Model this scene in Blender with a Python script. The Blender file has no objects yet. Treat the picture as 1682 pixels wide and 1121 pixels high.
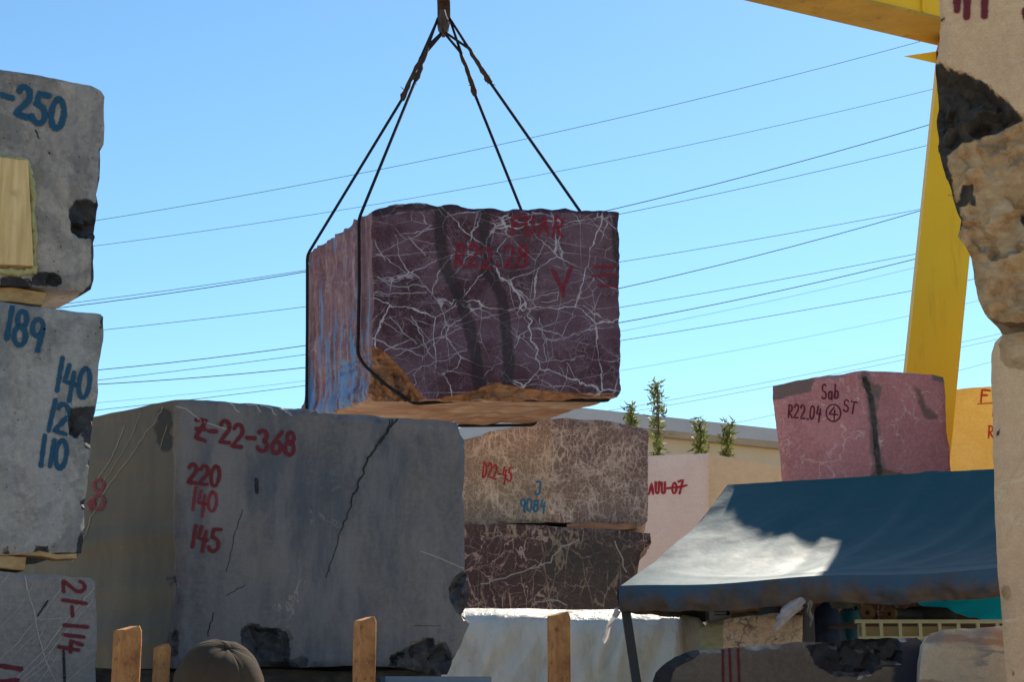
import bpy, math, random
import numpy as np
from mathutils import Vector, Matrix, noise, geometry
from mathutils.bvhtree import BVHTree

random.seed(7)
R = math.radians
S = bpy.context.scene
COL = S.collection

# ------------------------------------------------------------------ camera, sky, sun, exposure
PW, PH, F = 1682.0, 1121.0, 2710.0          # photograph size and focal length in its pixels
CX, CY, HORIZON, CAMZ = 841.0, 560.5, 1145.0, 1.6
PITCH = math.atan((HORIZON - CY) / F)
SUN_AZ, SUN_EL = R(22), R(36)               # right of the view direction, above the horizon
cd = bpy.data.cameras.new('camera'); cam = bpy.data.objects.new('camera', cd); COL.objects.link(cam)
cam.location = (0, 0, CAMZ); cam.rotation_euler = (R(90) + PITCH, 0, 0)
cd.sensor_width = 36; cd.lens = 36 * F / PW; cd.clip_start = 0.05; cd.clip_end = 5000
S.camera = cam
w = bpy.data.worlds.new('World'); S.world = w; w.use_nodes = True
wn = w.node_tree; bg = wn.nodes['Background']
sky = wn.nodes.new('ShaderNodeTexSky'); sky.sky_type = 'NISHITA'; sky.sun_disc = False
sky.sun_elevation = SUN_EL; sky.sun_rotation = SUN_AZ
sky.air_density = 1.0; sky.dust_density = 0.1; sky.ozone_density = 2.0; sky.altitude = 300
tint = wn.nodes.new('ShaderNodeMix'); tint.data_type = 'RGBA'; tint.blend_type = 'MULTIPLY'; tint.inputs[0].default_value = 1.0
tint.inputs[7].default_value = (.78, 1.03, 1.08, 1)          # clear dry air: the whole sky a little more cyan
wn.links.new(sky.outputs[0], tint.inputs[6]); wn.links.new(tint.outputs[2], bg.inputs[0]); bg.inputs[1].default_value = 0.094
sd = bpy.data.lights.new('sun', 'SUN'); sd.energy = 5.0; sd.angle = R(0.53); sd.color = (1.0, 0.91, 0.77)
sun = bpy.data.objects.new('sun', sd); COL.objects.link(sun)
SUND = Vector((math.sin(SUN_AZ) * math.cos(SUN_EL), math.cos(SUN_AZ) * math.cos(SUN_EL), math.sin(SUN_EL)))
sun.rotation_euler = SUND.to_track_quat('Z', 'Y').to_euler(); sun.location = SUND * 60
S.view_settings.view_transform = 'Standard'; S.view_settings.look = 'None'
S.view_settings.exposure = 0.7; S.view_settings.gamma = 1.0; S.view_settings.use_curve_mapping = False
S.cycles.max_bounces = 8; S.cycles.transparent_max_bounces = 16

# ------------------------------------------------------------------ helpers
def ray(px, py):
    x, z = (px - CX) / F, (CY - py) / F
    c, s = math.cos(PITCH), math.sin(PITCH)
    return Vector((x, c - s * z, s + c * z))
CAM = Vector((0, 0, CAMZ))
def P(px, py, d):
    r = ray(px, py)
    return CAM + r * (d / r.y)
def tag(o, label=None, cat=None, group=None, kind=None):
    if label: o['label'] = label
    if cat: o['category'] = cat
    if group: o['group'] = group
    if kind: o['kind'] = kind
    return o
def link(name, verts, faces, m, parent=None, smooth=False, origin=None, sharp=None, uvs=None):
    verts = [Vector(v) for v in verts]
    if parent is not None: org = Vector(parent['_org'])
    elif origin is not None: org = Vector(origin)
    else:
        xs = [v.x for v in verts]; ys = [v.y for v in verts]
        org = Vector(((min(xs) + max(xs)) / 2, (min(ys) + max(ys)) / 2, min(v.z for v in verts)))
    me = bpy.data.meshes.new(name)
    me.from_pydata([v - org for v in verts], [], faces)
    if m: me.materials.append(m)
    if smooth:
        me.polygons.foreach_set('use_smooth', [True] * len(me.polygons))
        if sharp: me.set_sharp_from_angle(angle=R(sharp))
    if uvs is not None:
        l = me.uv_layers.new(name='UVMap')
        vi = np.empty(len(me.loops), dtype=np.int32); me.loops.foreach_get('vertex_index', vi)
        l.data.foreach_set('uv', np.asarray(uvs, dtype=np.float32)[vi].ravel())
    me.update()
    o = bpy.data.objects.new(name, me); COL.objects.link(o)
    if parent is not None:
        o.parent = parent
    else: o.location = org
    o['_org'] = tuple(org)
    return o
def empty(name, loc):
    o = bpy.data.objects.new(name, None); COL.objects.link(o); o.location = loc
    o.empty_display_size = 0.2; o['_org'] = tuple(loc)
    return o
def fr(p, h=1.0, l=2.0, o=4): return noise.fractal(Vector(p), h, l, o)
class MB:
    def __init__(s): s.v = []; s.f = []
    def add(s, v, f):
        n = len(s.v); s.v += [Vector(x) for x in v]; s.f += [tuple(i + n for i in q) for q in f]; return s
    def obox(s, c, ax, ay, az):     # centre and three half-axis vectors
        c = Vector(c); ax = Vector(ax); ay = Vector(ay); az = Vector(az)
        v = [c + ax * i + ay * j + az * k for k in (-1, 1) for j in (-1, 1) for i in (-1, 1)]
        f = [(0, 2, 3, 1), (4, 5, 7, 6), (0, 1, 5, 4), (2, 6, 7, 3), (0, 4, 6, 2), (1, 3, 7, 5)]
        if ax.cross(ay).dot(az) < 0: f = [q[::-1] for q in f]
        return s.add(v, f)
    def box(s, x0, x1, y0, y1, z0, z1):
        return s.obox(((x0 + x1) / 2, (y0 + y1) / 2, (z0 + z1) / 2), ((x1 - x0) / 2, 0, 0), (0, (y1 - y0) / 2, 0), (0, 0, (z1 - z0) / 2))
    def tube(s, pts, r, n=8, cap=True):
        pts = [Vector(p) for p in pts]; m = len(pts)
        rs = r if isinstance(r, (list, tuple)) else [r] * m
        rings = []; prev = None
        for i, p in enumerate(pts):
            t = (pts[min(i + 1, m - 1)] - pts[max(i - 1, 0)]).normalized()
            if prev is None:
                a = t.orthogonal().normalized()
            else:
                a = (prev - t * prev.dot(t)).normalized()
            prev = a; b = t.cross(a)
            rings.append([p + (a * math.cos(2 * math.pi * k / n) + b * math.sin(2 * math.pi * k / n)) * rs[i] for k in range(n)])
        v = [q for rg in rings for q in rg]
        f = [(i * n + k, i * n + (k + 1) % n, (i + 1) * n + (k + 1) % n, (i + 1) * n + k) for i in range(m - 1) for k in range(n)]
        if cap:
            f += [tuple(range(n))[::-1], tuple((m - 1) * n + k for k in range(n))]
        return s.add(v, f)
    def grid(s, fn, nu, nv, flip=False):
        v = [fn(i / nu, j / nv) for j in range(nv + 1) for i in range(nu + 1)]
        f = [(j * (nu + 1) + i, j * (nu + 1) + i + 1, (j + 1) * (nu + 1) + i + 1, (j + 1) * (nu + 1) + i) for j in range(nv) for i in range(nu)]
        if flip: f = [q[::-1] for q in f]
        return s.add(v, f)
    def build(s, name, m, parent=None, smooth=False, sharp=None, origin=None):
        return link(name, s.v, s.f, m, parent, smooth, origin, sharp)
def rough_box(name, c, ax, ay, az, m, parent=None, amp=0.004, n=6, origin=None):
    """A sawn timber: subdivided along its length, edges slightly worn and uneven."""
    c = Vector(c); ax = Vector(ax); ay = Vector(ay); az = Vector(az)
    if ax.cross(ay).dot(az) < 0: ay = -ay
    prof = []
    b = 0.12
    for (i, j) in ((-1, -1), (1, -1), (1, 1), (-1, 1)):
        prof.append((i, j))
    prof = [(-1 + b, -1), (1 - b, -1), (1, -1 + b), (1, 1 - b), (1 - b, 1), (-1 + b, 1), (-1, 1 - b), (-1, -1 + b)]
    v = []; f = []
    sd_ = random.uniform(0, 50)
    for k in range(n + 1):
        t = -1 + 2 * k / n
        for (i, j) in prof:
            p = c + ax * t + ay * i + az * j
            d = Vector((fr(p * 4 + Vector((sd_, 0, 0))), fr(p * 4 + Vector((0, sd_, 0))), fr(p * 4 + Vector((0, 0, sd_)))))
            v.append(p + d * amp)
    for k in range(n):
        for q in range(8):
            f.append((k * 8 + q, (k + 1) * 8 + q, (k + 1) * 8 + (q + 1) % 8, k * 8 + (q + 1) % 8))
    f.append(tuple(range(8))); f.append(tuple(n * 8 + q for q in range(8))[::-1])
    f = [q[::-1] for q in f]
    return link(name, v, f, m, parent, False, origin)

# ------------------------------------------------------------------ materials
class NT:
    def __init__(s, name):
        s.m = bpy.data.materials.new(name); s.m.use_nodes = True; s.t = s.m.node_tree
        s.b = s.t.nodes['Principled BSDF']; s.out = s.t.nodes['Material Output']
        s._co = None
    def n(s, typ, ins=None, **props):
        x = s.t.nodes.new('ShaderNode' + typ)
        for k, v in props.items(): setattr(x, k, v)
        for k, v in (ins or {}).items(): s.set(x.inputs[k], v)
        return x
    def set(s, sock, v):
        if hasattr(v, 'is_linked') or isinstance(v, bpy.types.NodeSocket): s.t.links.new(v, sock)
        else:
            if sock.type == 'RGBA' and len(v) == 3: v = (*v, 1)
            sock.default_value = v
    def co(s):
        if s._co is None: s._co = s.n('TexCoord').outputs['Object']
        return s._co
    def map(s, v, scale=(1, 1, 1), rot=(0, 0, 0), loc=(0, 0, 0)):
        return s.n('Mapping', {'Vector': v, 'Scale': scale, 'Rotation': [R(a) for a in rot], 'Location': loc}).outputs[0]
    def noise(s, scale, detail=4, rough=0.55, v=None, dist=0.0, col=False):
        x = s.n('TexNoise', {'Vector': v if v is not None else s.co(), 'Scale': scale, 'Detail': detail, 'Roughness': rough, 'Distortion': dist})
        return x.outputs['Color' if col else 'Fac']
    def mix(s, fac, a, b, blend='MIX'):
        x = s.n('Mix', data_type='RGBA', blend_type=blend)
        s.set(x.inputs[0], fac); s.set(x.inputs[6], a); s.set(x.inputs[7], b); return x.outputs[2]
    def math(s, op, a, b=0.0, c=0.0, clamp=False):
        x = s.n('Math', operation=op, use_clamp=clamp); s.set(x.inputs[0], a); s.set(x.inputs[1], b)
        if op in ('MULTIPLY_ADD',): s.set(x.inputs[2], c)
        return x.outputs[0]
    def step(s, v, lo, hi, a=0.0, b=1.0):
        x = s.n('MapRange', interpolation_type='SMOOTHSTEP')
        for i, q in enumerate((v, lo, hi, a, b)): s.set(x.inputs[i], q)
        return x.outputs[0]
    def ramp(s, fac, stops):
        x = s.n('ValToRGB', {'Fac': fac}); e = x.color_ramp.elements
        while len(e) < len(stops): e.new(0.5)
        for q, (p, c) in zip(e, stops): q.position = p; q.color = (*c, 1)
        return x.outputs[0]
    def warp(s, amt, scale, v=None):
        c = s.noise(scale, 3, 0.5, v, col=True)
        d = s.n('VectorMath', {0: c, 1: (0.5, 0.5, 0.5)}, operation='SUBTRACT').outputs[0]
        d = s.n('VectorMath', {0: d, 'Scale': amt}, operation='SCALE').outputs[0]
        return s.n('VectorMath', {0: v if v is not None else s.co(), 1: d}, operation='ADD').outputs[0]
    def attr(s, name): return s.n('Attribute', attribute_name=name).outputs['Fac']
    def bump(s, h, strength=0.3, dist=0.01):
        bn = s.n('Bump', {'Strength': strength, 'Distance': dist, 'Height': h})
        s.t.links.new(bn.outputs[0], s.b.inputs['Normal']); return bn
    def fin(s, col, rough=0.7, spec=0.4, metal=0.0):
        s.set(s.b.inputs['Base Color'], col); s.set(s.b.inputs['Roughness'], rough)
        s.b.inputs['Specular IOR Level'].default_value = spec; s.b.inputs['Metallic'].default_value = metal
        return s.m

ALB = .72
def stone(name, cols, nscale=2.0, veins=(), chip=((.02, .018, .018), (.06, .05, .048)), rough2=None, stain_tone=None, band=None,
          fine=0.25, streak=None, rough=0.62, seams=None, bottom=None, left_blue=False, dust=(.34, .31, .27), spec=0.35, pit=0.0, left_bounce=None, patina=None, gain=(1, 1, 1)):
    sc = lambda c, k=ALB: tuple(min(.85, x * k * g) for x, g in zip(c, gain))
    cols = [sc(c) for c in cols]; veins = [(*ve[:3], tuple(min(.8, x * .85 * max(1, g)) for x, g in zip(ve[3], gain)), *ve[4:]) for ve in veins]
    t = NT(name)
    wv = t.warp(0.25, 1.6)
    f = t.noise(nscale, 6, 0.6, wv)
    col = t.ramp(f, [(0.3, cols[0]), (0.5, cols[1]), (0.7, cols[2])])
    # fine mottling
    fm = t.noise(38, 5, 0.65)
    col = t.mix(t.step(fm, 0.35, 0.7, 0, fine), col, tuple(min(1, c * 1.7 + .02) for c in cols[2]))
    fd = t.noise(13, 6, 0.7)
    col = t.mix(t.step(fd, 0.52, 0.72, 0, fine), col, tuple(c * .45 for c in cols[0]))
    gr = t.noise(170, 2, .6); sw_ = t.noise(1.0, 4, .7, t.map(t.co(), scale=(1.2, 1.2, 75)))
    gf_ = t.math('MULTIPLY_ADD', gr, .55, t.math('MULTIPLY_ADD', sw_, .14, .655))
    gcol = t.n('CombineColor', {0: gf_, 1: gf_, 2: gf_}).outputs[0]
    if patina:      # thin film of dried slurry in broad uneven patches
        for pi_, (pc_, ps_, pa_, pst_) in enumerate(patina):
            pn = t.noise(ps_, 6, .66, t.warp(.5, 1.3, t.map(t.co(), scale=pst_, rot=(0, 28, 0), loc=(2 + pi_ * 5, 1, 4))))
            col = t.mix(t.step(pn, .46, .60, 0, pa_), col, pc_)
    if streak:      # soft vertical or diagonal saw and water streaks
        sv = t.map(t.co(), scale=streak[0], rot=streak[1])
        st = t.noise(3.0, 4, 0.6, sv)
        col = t.mix(t.step(st, 0.45, 0.75, 0, streak[3]), col, streak[2])
    for ve in veins:
        sc, wa, wi, vc, am, mlo = ve[:6]
        v0 = t.co()
        if len(ve) > 6: v0 = t.map(v0, scale=ve[6], rot=ve[7], loc=(3.1 * sc, 1.7, 0.4))
        vv = t.warp(wa, 3.0, v0); vv = t.warp(wa * .35, 14.0, vv)
        vo = t.n('TexVoronoi', {'Vector': vv, 'Scale': sc}, feature='DISTANCE_TO_EDGE').outputs['Distance']
        wid = t.step(t.noise(4.5, 3, .6), 0.3, 0.75, wi * .25, wi * 1.6)
        ln = t.step(t.math('DIVIDE', vo, wid), 0.25, 1.0, 1.0, 0.0)
        mk = t.step(t.noise(1.9 + sc * .13, 4, 0.65, t.map(t.co(), loc=(sc, sc * 2, 5))), mlo, mlo + 0.16)
        fac = t.math('MULTIPLY', t.math('MULTIPLY', ln, mk), am)
        col = t.mix(fac, col, vc)
    ro = t.math('MULTIPLY_ADD', fm, 0.25, rough - 0.12)
    if band:        # darker bands with a shape of their own, from the attribute 'band'
        b = t.math('MULTIPLY_ADD', t.noise(11, 6, .72), 2.4, -1.2)
        fb = t.step(t.math('ADD', t.attr('band'), b), -0.35, 0.45, 0, band[1])
        col = t.mix(fb, col, band[0])
    if stain_tone:
        b = t.math('MULTIPLY_ADD', t.noise(11, 5, .7), 1.0, -0.5)
        fb = t.step(t.math('ADD', t.attr('stain_tone'), b), -0.15, 0.3, 0, stain_tone[2])
        sc_ = t.ramp(t.noise(7, 6, .7, t.map(t.co(), scale=(1, 1, 2.2))), [(.33, stain_tone[0]), (.62, stain_tone[1])])
        col = t.mix(fb, col, sc_)
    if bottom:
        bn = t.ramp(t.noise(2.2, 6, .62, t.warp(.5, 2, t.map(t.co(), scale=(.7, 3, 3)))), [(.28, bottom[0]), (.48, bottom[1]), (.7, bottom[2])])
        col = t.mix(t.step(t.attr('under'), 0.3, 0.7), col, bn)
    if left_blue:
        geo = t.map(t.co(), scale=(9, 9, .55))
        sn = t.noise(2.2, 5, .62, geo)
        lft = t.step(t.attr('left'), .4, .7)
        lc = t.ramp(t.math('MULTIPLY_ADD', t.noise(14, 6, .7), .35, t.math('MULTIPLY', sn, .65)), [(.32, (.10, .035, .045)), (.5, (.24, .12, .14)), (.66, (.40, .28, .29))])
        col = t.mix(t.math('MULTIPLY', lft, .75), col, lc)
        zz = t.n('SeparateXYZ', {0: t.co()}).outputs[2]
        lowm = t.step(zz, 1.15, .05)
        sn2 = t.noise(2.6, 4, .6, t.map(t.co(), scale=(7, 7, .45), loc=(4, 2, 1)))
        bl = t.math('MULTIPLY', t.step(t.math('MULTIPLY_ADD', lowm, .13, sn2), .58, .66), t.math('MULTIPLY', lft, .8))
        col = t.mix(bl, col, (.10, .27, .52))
        # fine white net on this face too
    if left_bounce:  # warm bounce light painted into the colour of left-facing sides
        lt_ = t.ramp(t.noise(2.4, 5, .6, t.map(t.co(), scale=(4, 4, .6))), [(.3, left_bounce[0]), (.7, left_bounce[1])])
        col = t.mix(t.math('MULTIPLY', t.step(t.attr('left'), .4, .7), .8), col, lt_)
    col = t.mix(1.0, col, gcol, 'MULTIPLY')
    cn = t.math('MULTIPLY_ADD', t.noise(16, 6, .7), 1.3, -0.65)
    hgt = t.math('MULTIPLY', fd, 0.35)
    if rough2:
        fr2 = t.step(t.math('ADD', t.attr('rough2'), cn), -0.1, 0.15)
        rc = t.ramp(t.noise(9, 7, .72, t.warp(.2, 3, t.map(t.co(), scale=(1, 1, 1.6), rot=(0, 25, 0)))), [(.3, rough2[0]), (.47, rough2[1]), (.68, rough2[2])])
        col = t.mix(fr2, col, rc)
        ro = t.math('MAXIMUM', ro, t.math('MULTIPLY', fr2, .85))
        hgt = t.math('ADD', hgt, t.math('MULTIPLY', fr2, t.math('MULTIPLY', t.noise(15, 8, .75, t.warp(.1, 5)), 2.2)))
    fc = t.step(t.math('ADD', t.attr('chip'), cn), -0.1, 0.15)
    cc = t.ramp(t.noise(14, 6, .7), [(.35, chip[0]), (.65, chip[1])])
    col = t.mix(fc, col, cc)
    hgt = t.math('ADD', hgt, t.math('MULTIPLY', fc, t.math('MULTIPLY', t.noise(22, 7, .75), 1.8)))
    if seams:       # thin cracks from the attribute 'seam'
        fs = t.step(t.math('ADD', t.attr('seam'), t.math('MULTIPLY_ADD', t.noise(20, 4, .7), .8, -.4)), -.1, .25)
        col = t.mix(fs, col, seams)
    # dust that settles on faces turned up
    nz = t.n('SeparateXYZ', {0: t.n('NewGeometry').outputs['Normal']}).outputs[2]
    col = t.mix(t.math('MULTIPLY', t.step(t.math('MULTIPLY_ADD', fd, .3, nz), .65, 1.0, 0, .8), t.math('MULTIPLY_ADD', fc, -.8, 1.0)), col, dust)
    hgt = t.math('ADD', hgt, t.math('MULTIPLY', t.noise(120, 3, .6), .12))
    if pit:
        pv = t.n('TexVoronoi', {'Vector': t.co(), 'Scale': 34.0}).outputs['Distance']
        pm = t.math('MULTIPLY', t.step(pv, .08, .16, 1, 0), t.step(t.noise(5, 3), .52, .6))
        col = t.mix(t.math('MULTIPLY', pm, pit), col, (.02, .02, .02))
        hgt = t.math('SUBTRACT', hgt, pm)
    t.bump(hgt, .55, .012)
    return t.fin(col, ro, spec)

def simple(name, c1, c2, scale=6, rough=.6, spec=.4, bump=.2, bscale=40, metal=0, stretch=(1, 1, 1), c3=None, dark=None):
    t = NT(name); v = t.map(t.co(), scale=stretch)
    st = [(.3, c1), (.68, c2)] if c3 is None else [(.28, c1), (.5, c2), (.72, c3)]
    n1 = t.noise(scale, 6, .65, v)
    col = t.ramp(n1, st)
    if dark: col = t.mix(t.step(t.noise(scale * 2.7, 5, .7, v), .55, .72, 0, .8), col, dark)
    t.bump(t.math('ADD', t.noise(bscale, 5, .65, v), t.math('MULTIPLY', n1, .6)), bump, .01)
    return t.fin(col, t.math('MULTIPLY_ADD', n1, .3, rough - .15), spec, metal)

def wood(name, c1, c2, c3, ax=0, knots=True):
    t = NT(name); sc = [14, 14, 14]; sc[ax] = 1.1
    v = t.map(t.co(), scale=sc); v = t.warp(.6, 1.2, v)
    n = t.noise(1.6, 6, .6, v)
    col = t.ramp(n, [(.3, c1), (.5, c2), (.7, c3)])
    col = t.mix(t.step(t.noise(5, 4, .6), .55, .75, 0, .55), col, tuple(q * .45 for q in c1))
    t.bump(n, .5, .006)
    return t.fin(col, .8, .25)

def paint(name, c, dens=.93):
    t = NT(name)
    uv = t.n('UVMap').outputs[0]
    sx = t.n('SeparateXYZ', {0: uv})
    ln = t.math('SQRT', t.math('ADD', t.math('POWER', sx.outputs[0], 2.0), t.math('POWER', sx.outputs[1], 2.0)))
    e = t.math('ADD', ln, t.math('MULTIPLY_ADD', t.noise(75, 4, .7), .7, -.35))
    a = t.step(e, .55, 1.02, dens, 0)
    a = t.math('MULTIPLY', a, t.step(t.noise(45, 5, .75), .22, .5, .55, 1.0))
    col = t.mix(t.noise(9, 4, .6), tuple(q * .7 for q in c), c)
    t.set(t.b.inputs['Alpha'], a)
    return t.fin(col, .55, .35)

M = {}
PALE = (.62, .58, .56)
M['ground'] = simple('dusty_ground', (.40, .31, .20), (.52, .41, .28), 1.4, .9, .15, .5, 25, c3=(.60, .49, .36))
M['burgundy'] = stone('burgundy_marble', gain=(0.9, 0.62, 0.66), cols=((.050, .017, .024), (.078, .028, .036), (.135, .062, .082)), nscale=1.5,
    veins=((2.6, .13, .013, (.58, .50, .54), .85, .36), (1.3, .16, .009, (.62, .54, .58), .95, .30), (5.5, .14, .016, (.46, .37, .42), .55, .46), (13, .12, .045, (.34, .25, .30), .5, .47),
           (3.6, .07, .012, (.55, .47, .51), .8, .40, (.55, 1, 1.5), (0, 35, 0)), (2.9, .06, .010, (.55, .47, .51), .8, .42, (1.5, 1, .6), (0, 25, 0)), (34, .1, .10, (.26, .16, .21), .5, .44)),
    band=((.020, .010, .012), .72), stain_tone=((.10, .038, .02), (.44, .20, .085), .95), patina=[((.135, .068, .092), 1.2, .7, (1, 1, 1)), ((.17, .10, .125), 5, .35, (1, 1, 1))], left_blue=True,
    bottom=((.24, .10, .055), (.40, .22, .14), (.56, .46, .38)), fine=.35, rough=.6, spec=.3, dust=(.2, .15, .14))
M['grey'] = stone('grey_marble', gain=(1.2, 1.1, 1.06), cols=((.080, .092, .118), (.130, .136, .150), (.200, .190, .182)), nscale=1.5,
    veins=((1.5, .5, .012, (.40, .37, .36), .55, .52, (1, 1, .6), (0, 30, 0)), (4.0, .3, .012, (.34, .30, .29), .3, .56)),
    streak=((5, 5, .6), (0, 14, 0), (.23, .215, .21), .35), seams=(.02, .02, .02), fine=.22, rough=.55, patina=[((.20, .175, .165), 1.5, .6, (1, 1, .7)), ((.062, .076, .102), 1.7, .65, (1.2, 1.2, .45)), ((.24, .225, .215), 3.5, .3, (2, 2, .5))],
    stain_tone=((.13, .115, .085), (.19, .165, .12), .0), chip=((.014, .014, .017), (.085, .083, .085)), left_bounce=((.085, .075, .055), (.125, .11, .08)))
M['grey_a'] = stone('speckled_grey_marble', gain=(1.8, 1.58, 1.35), cols=((.16, .15, .15), (.23, .22, .22), (.30, .28, .27)), nscale=1.8,
    veins=((1.2, .5, .010, (.45, .38, .32), .5, .55),), streak=((7, 7, .7), (0, -4, 0), (.33, .32, .31), .35), patina=[((.13, .135, .15), 2.2, .6, (1.3, 1.3, .6)), ((.40, .36, .33), 3.0, .4, (1, 1, .5)), ((.07, .065, .06), 6, .45, (1, 1, 1))], fine=.35, rough=.7, pit=.9, chip=((.010, .010, .012), (.055, .050, .052)))
M['grey_b'] = stone('pale_grey_marble', gain=(1.4, 1.27, 1.12), cols=((.22, .225, .235), (.28, .28, .285), (.36, .35, .35)), nscale=2.2,
    veins=((1.4, .4, .010, (.48, .43, .38), .45, .56),), streak=((6, 6, .8), (0, 3, 0), (.40, .40, .41), .3), patina=[((.155, .16, .175), 2.4, .65, (1.3, 1.3, .6)), ((.36, .35, .345), 3.2, .45, (1, 1, .5)), ((.10, .10, .10), 7, .4, (1, 1, 1))], fine=.35, rough=.72, pit=.8, chip=((.010, .010, .013), (.06, .06, .065)))
M['grey_c'] = stone('lined_grey_marble', gain=(1.3, 1.2, 1.1), cols=((.18, .175, .18), (.23, .225, .23), (.28, .27, .27)), nscale=1.6,
    veins=((1.4, .05, .008, (.5, .46, .42), .5, .45, (.5, 1, 2.6), (0, 48, 0)),), fine=.25, rough=.65)
M['net_brown'] = stone('netted_brown_marble', gain=(1.5, 1.36, 1.30), cols=((.13, .085, .065), (.19, .125, .10), (.25, .18, .145)), nscale=2.4,
    veins=((4.5, .35, .07, (.54, .46, .40), .48, .32), (9, .3, .08, (.50, .43, .38), .45, .36), (18, .2, .10, (.55, .46, .39), .55, .38),
           (7, .15, .05, (.60, .54, .44), .6, .38, (2.2, 1, .6), (0, 25, 0))), fine=.3, rough=.6,
    stain_tone=((.20, .20, .13), (.30, .28, .20), .25))
M['net_dark'] = stone('dark_green_red_marble', gain=(1.25, 1.0, 0.95), cols=((.06, .024, .024), (.085, .040, .038), (.055, .040, .034)), nscale=1.3,
    veins=((3.4, .35, .028, (.50, .43, .35), .75, .36), (7, .25, .035, (.40, .33, .27), .6, .4), (15, .2, .06, (.30, .22, .2), .5, .44),
           (3.2, .2, .05, (.44, .40, .27), .75, .42, (2.6, 1, .7), (0, 20, 0))), fine=.35, rough=.5, stain_tone=((.026, .032, .022), (.055, .050, .036), .45))
M['pale_pink'] = stone('pale_pink_stone', gain=(1.75, 2.02, 2.12), cols=((.46, .35, .34), (.52, .41, .39), (.56, .46, .43)), nscale=1.2, fine=.12, rough=.75, dust=(.6, .56, .5),
    veins=((1.2, .4, .012, (.62, .52, .5), .4, .5),), stain_tone=((.52, .46, .36), (.60, .54, .43), .9))  # beige for the right face: its different fall of light put into colour
M['pink'] = stone('dusty_pink_marble', gain=(2.05, 1.65, 1.6), cols=((.26, .115, .115), (.33, .155, .16), (.40, .21, .205)), nscale=1.8,
    veins=((3.0, .4, .02, (.58, .42, .36), .55, .42), (7, .3, .03, (.50, .34, .32), .5, .46)), fine=.22, rough=.68,
    chip=((.035, .02, .02), (.13, .095, .085)), band=((.15, .12, .10), .85), stain_tone=((.13, .075, .05), (.20, .12, .09), .9))
M['yellow_stone'] = stone('honey_yellow_stone', gain=(1.12, 1.22, 1.2), cols=((.60, .40, .14), (.70, .49, .19), (.76, .58, .28)), nscale=1.3, fine=.15, rough=.75,
    veins=((1.5, .4, .02, (.62, .40, .15), .4, .48),), dust=(.7, .6, .4))
M['cream'] = stone('cream_pink_stone', gain=(1.8, 1.5, 1.12), cols=((.40, .31, .25), (.47, .375, .305), (.53, .43, .36)), nscale=1.4,
    veins=((1.3, .2, .012, (.60, .52, .45), .6, .48, (.6, 1, 1.8), (0, 30, 0)), (2.4, .4, .01, (.32, .27, .23), .35, .5)), fine=.14, rough=.72,
    chip=((.020, .018, .017), (.075, .062, .052)), rough2=((.20, .11, .05), (.42, .26, .13), (.58, .42, .26)), seams=(.10, .085, .07))
M['dark_slab'] = stone('dark_taupe_marble', gain=(1.3, 1.12, .95), cols=((.105, .095, .085), (.14, .13, .115), (.18, .165, .15)), nscale=1.6, fine=.2, rough=.5,
    veins=((2, .3, .01, (.25, .23, .21), .4, .5),), chip=((.010, .010, .012), (.03, .03, .036)), dust=(.55, .52, .48), band=((.018, .022, .042), .92))
M['veined_cream'] = stone('veined_cream_marble', gain=(1.9, 1.6, 1.25), cols=((.36, .34, .31), (.43, .40, .36), (.48, .43, .38)), nscale=1.3, fine=.15, rough=.5,
    veins=((2.2, .25, .10, (.24, .13, .10), .7, .36, (.5, 1, 2.0), (0, 40, 0)), (3.2, .3, .12, (.13, .16, .22), .7, .36, (.5, 1, 2.0), (0, 40, 0))))
M['speckled_pink'] = stone('speckled_pink_green_marble', gain=(2.1, 2.0, 1.9), cols=((.42, .30, .26), (.52, .40, .34), (.58, .50, .42)), nscale=4,
    veins=((14, .3, .12, (.10, .05, .055), .8, .42), (9, .3, .12, (.10, .13, .08), .8, .44)), fine=.5, rough=.65, stain_tone=((.25, .30, .18), (.42, .42, .26), .85))
M['wood'] = wood('pine_timber', (.30, .17, .07), (.46, .29, .13), (.58, .40, .20))
M['wood_pale'] = wood('pale_pine', (.60, .40, .17), (.78, .55, .26), (.84, .64, .35), ax=2)
M['wood_red'] = wood('reddish_board', (.20, .09, .05), (.32, .16, .09), (.42, .24, .15))
M['wood_dark'] = wood('weathered_bearer', (.04, .03, .024), (.075, .055, .04), (.11, .085, .065))
M['foam'] = simple('dried_foam', (.34, .30, .13), (.52, .48, .24), 18, .8, .2, .8, 45)
M['rust'] = simple('rusty_painted_steel', (.26, .095, .04), (.50, .22, .08), 16, .8, .25, .9, 70, stretch=(1, 1, .6), c3=(.66, .34, .13), dark=(.10, .045, .035))
M['rope'] = simple('steel_wire_rope', (.010, .012, .015), (.035, .036, .04), 60, .85, .12, .8, 160)
M['splice'] = simple('rusty_splice', (.022, .014, .011), (.075, .040, .026), 40, .8, .3, .8, 90)
M['hook'] = simple('worn_hook_steel', (.028, .02, .017), (.075, .045, .034), 10, .65, .3, .3, 60, metal=.15)
M['black'] = simple('black_steel', (.012, .012, .013), (.03, .03, .032), 8, .5, .4, .2, 60)
M['wire'] = simple('power_cable', (.03, .035, .04), (.05, .055, .06), 3, .6, .3, .1, 20)
M['wall'] = simple('beige_render', (.50, .40, .28), (.56, .46, .33), .6, .85, .2, .2, 8)
M['roofing'] = simple('grey_roof_sheet', (.36, .35, .37), (.44, .43, .45), .8, .55, .4, .2, 5)
M['eave'] = simple('tan_gutter', (.30, .21, .14), (.38, .28, .19), 1, .7, .3, .1, 8)
M['concrete'] = simple('platform_concrete', (.20, .19, .175), (.30, .285, .26), 3, .85, .2, .4, 40)
M['blue_steel'] = simple('blue_grey_steel', (.10, .15, .20), (.16, .22, .28), 5, .5, .4, .2, 50)
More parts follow.
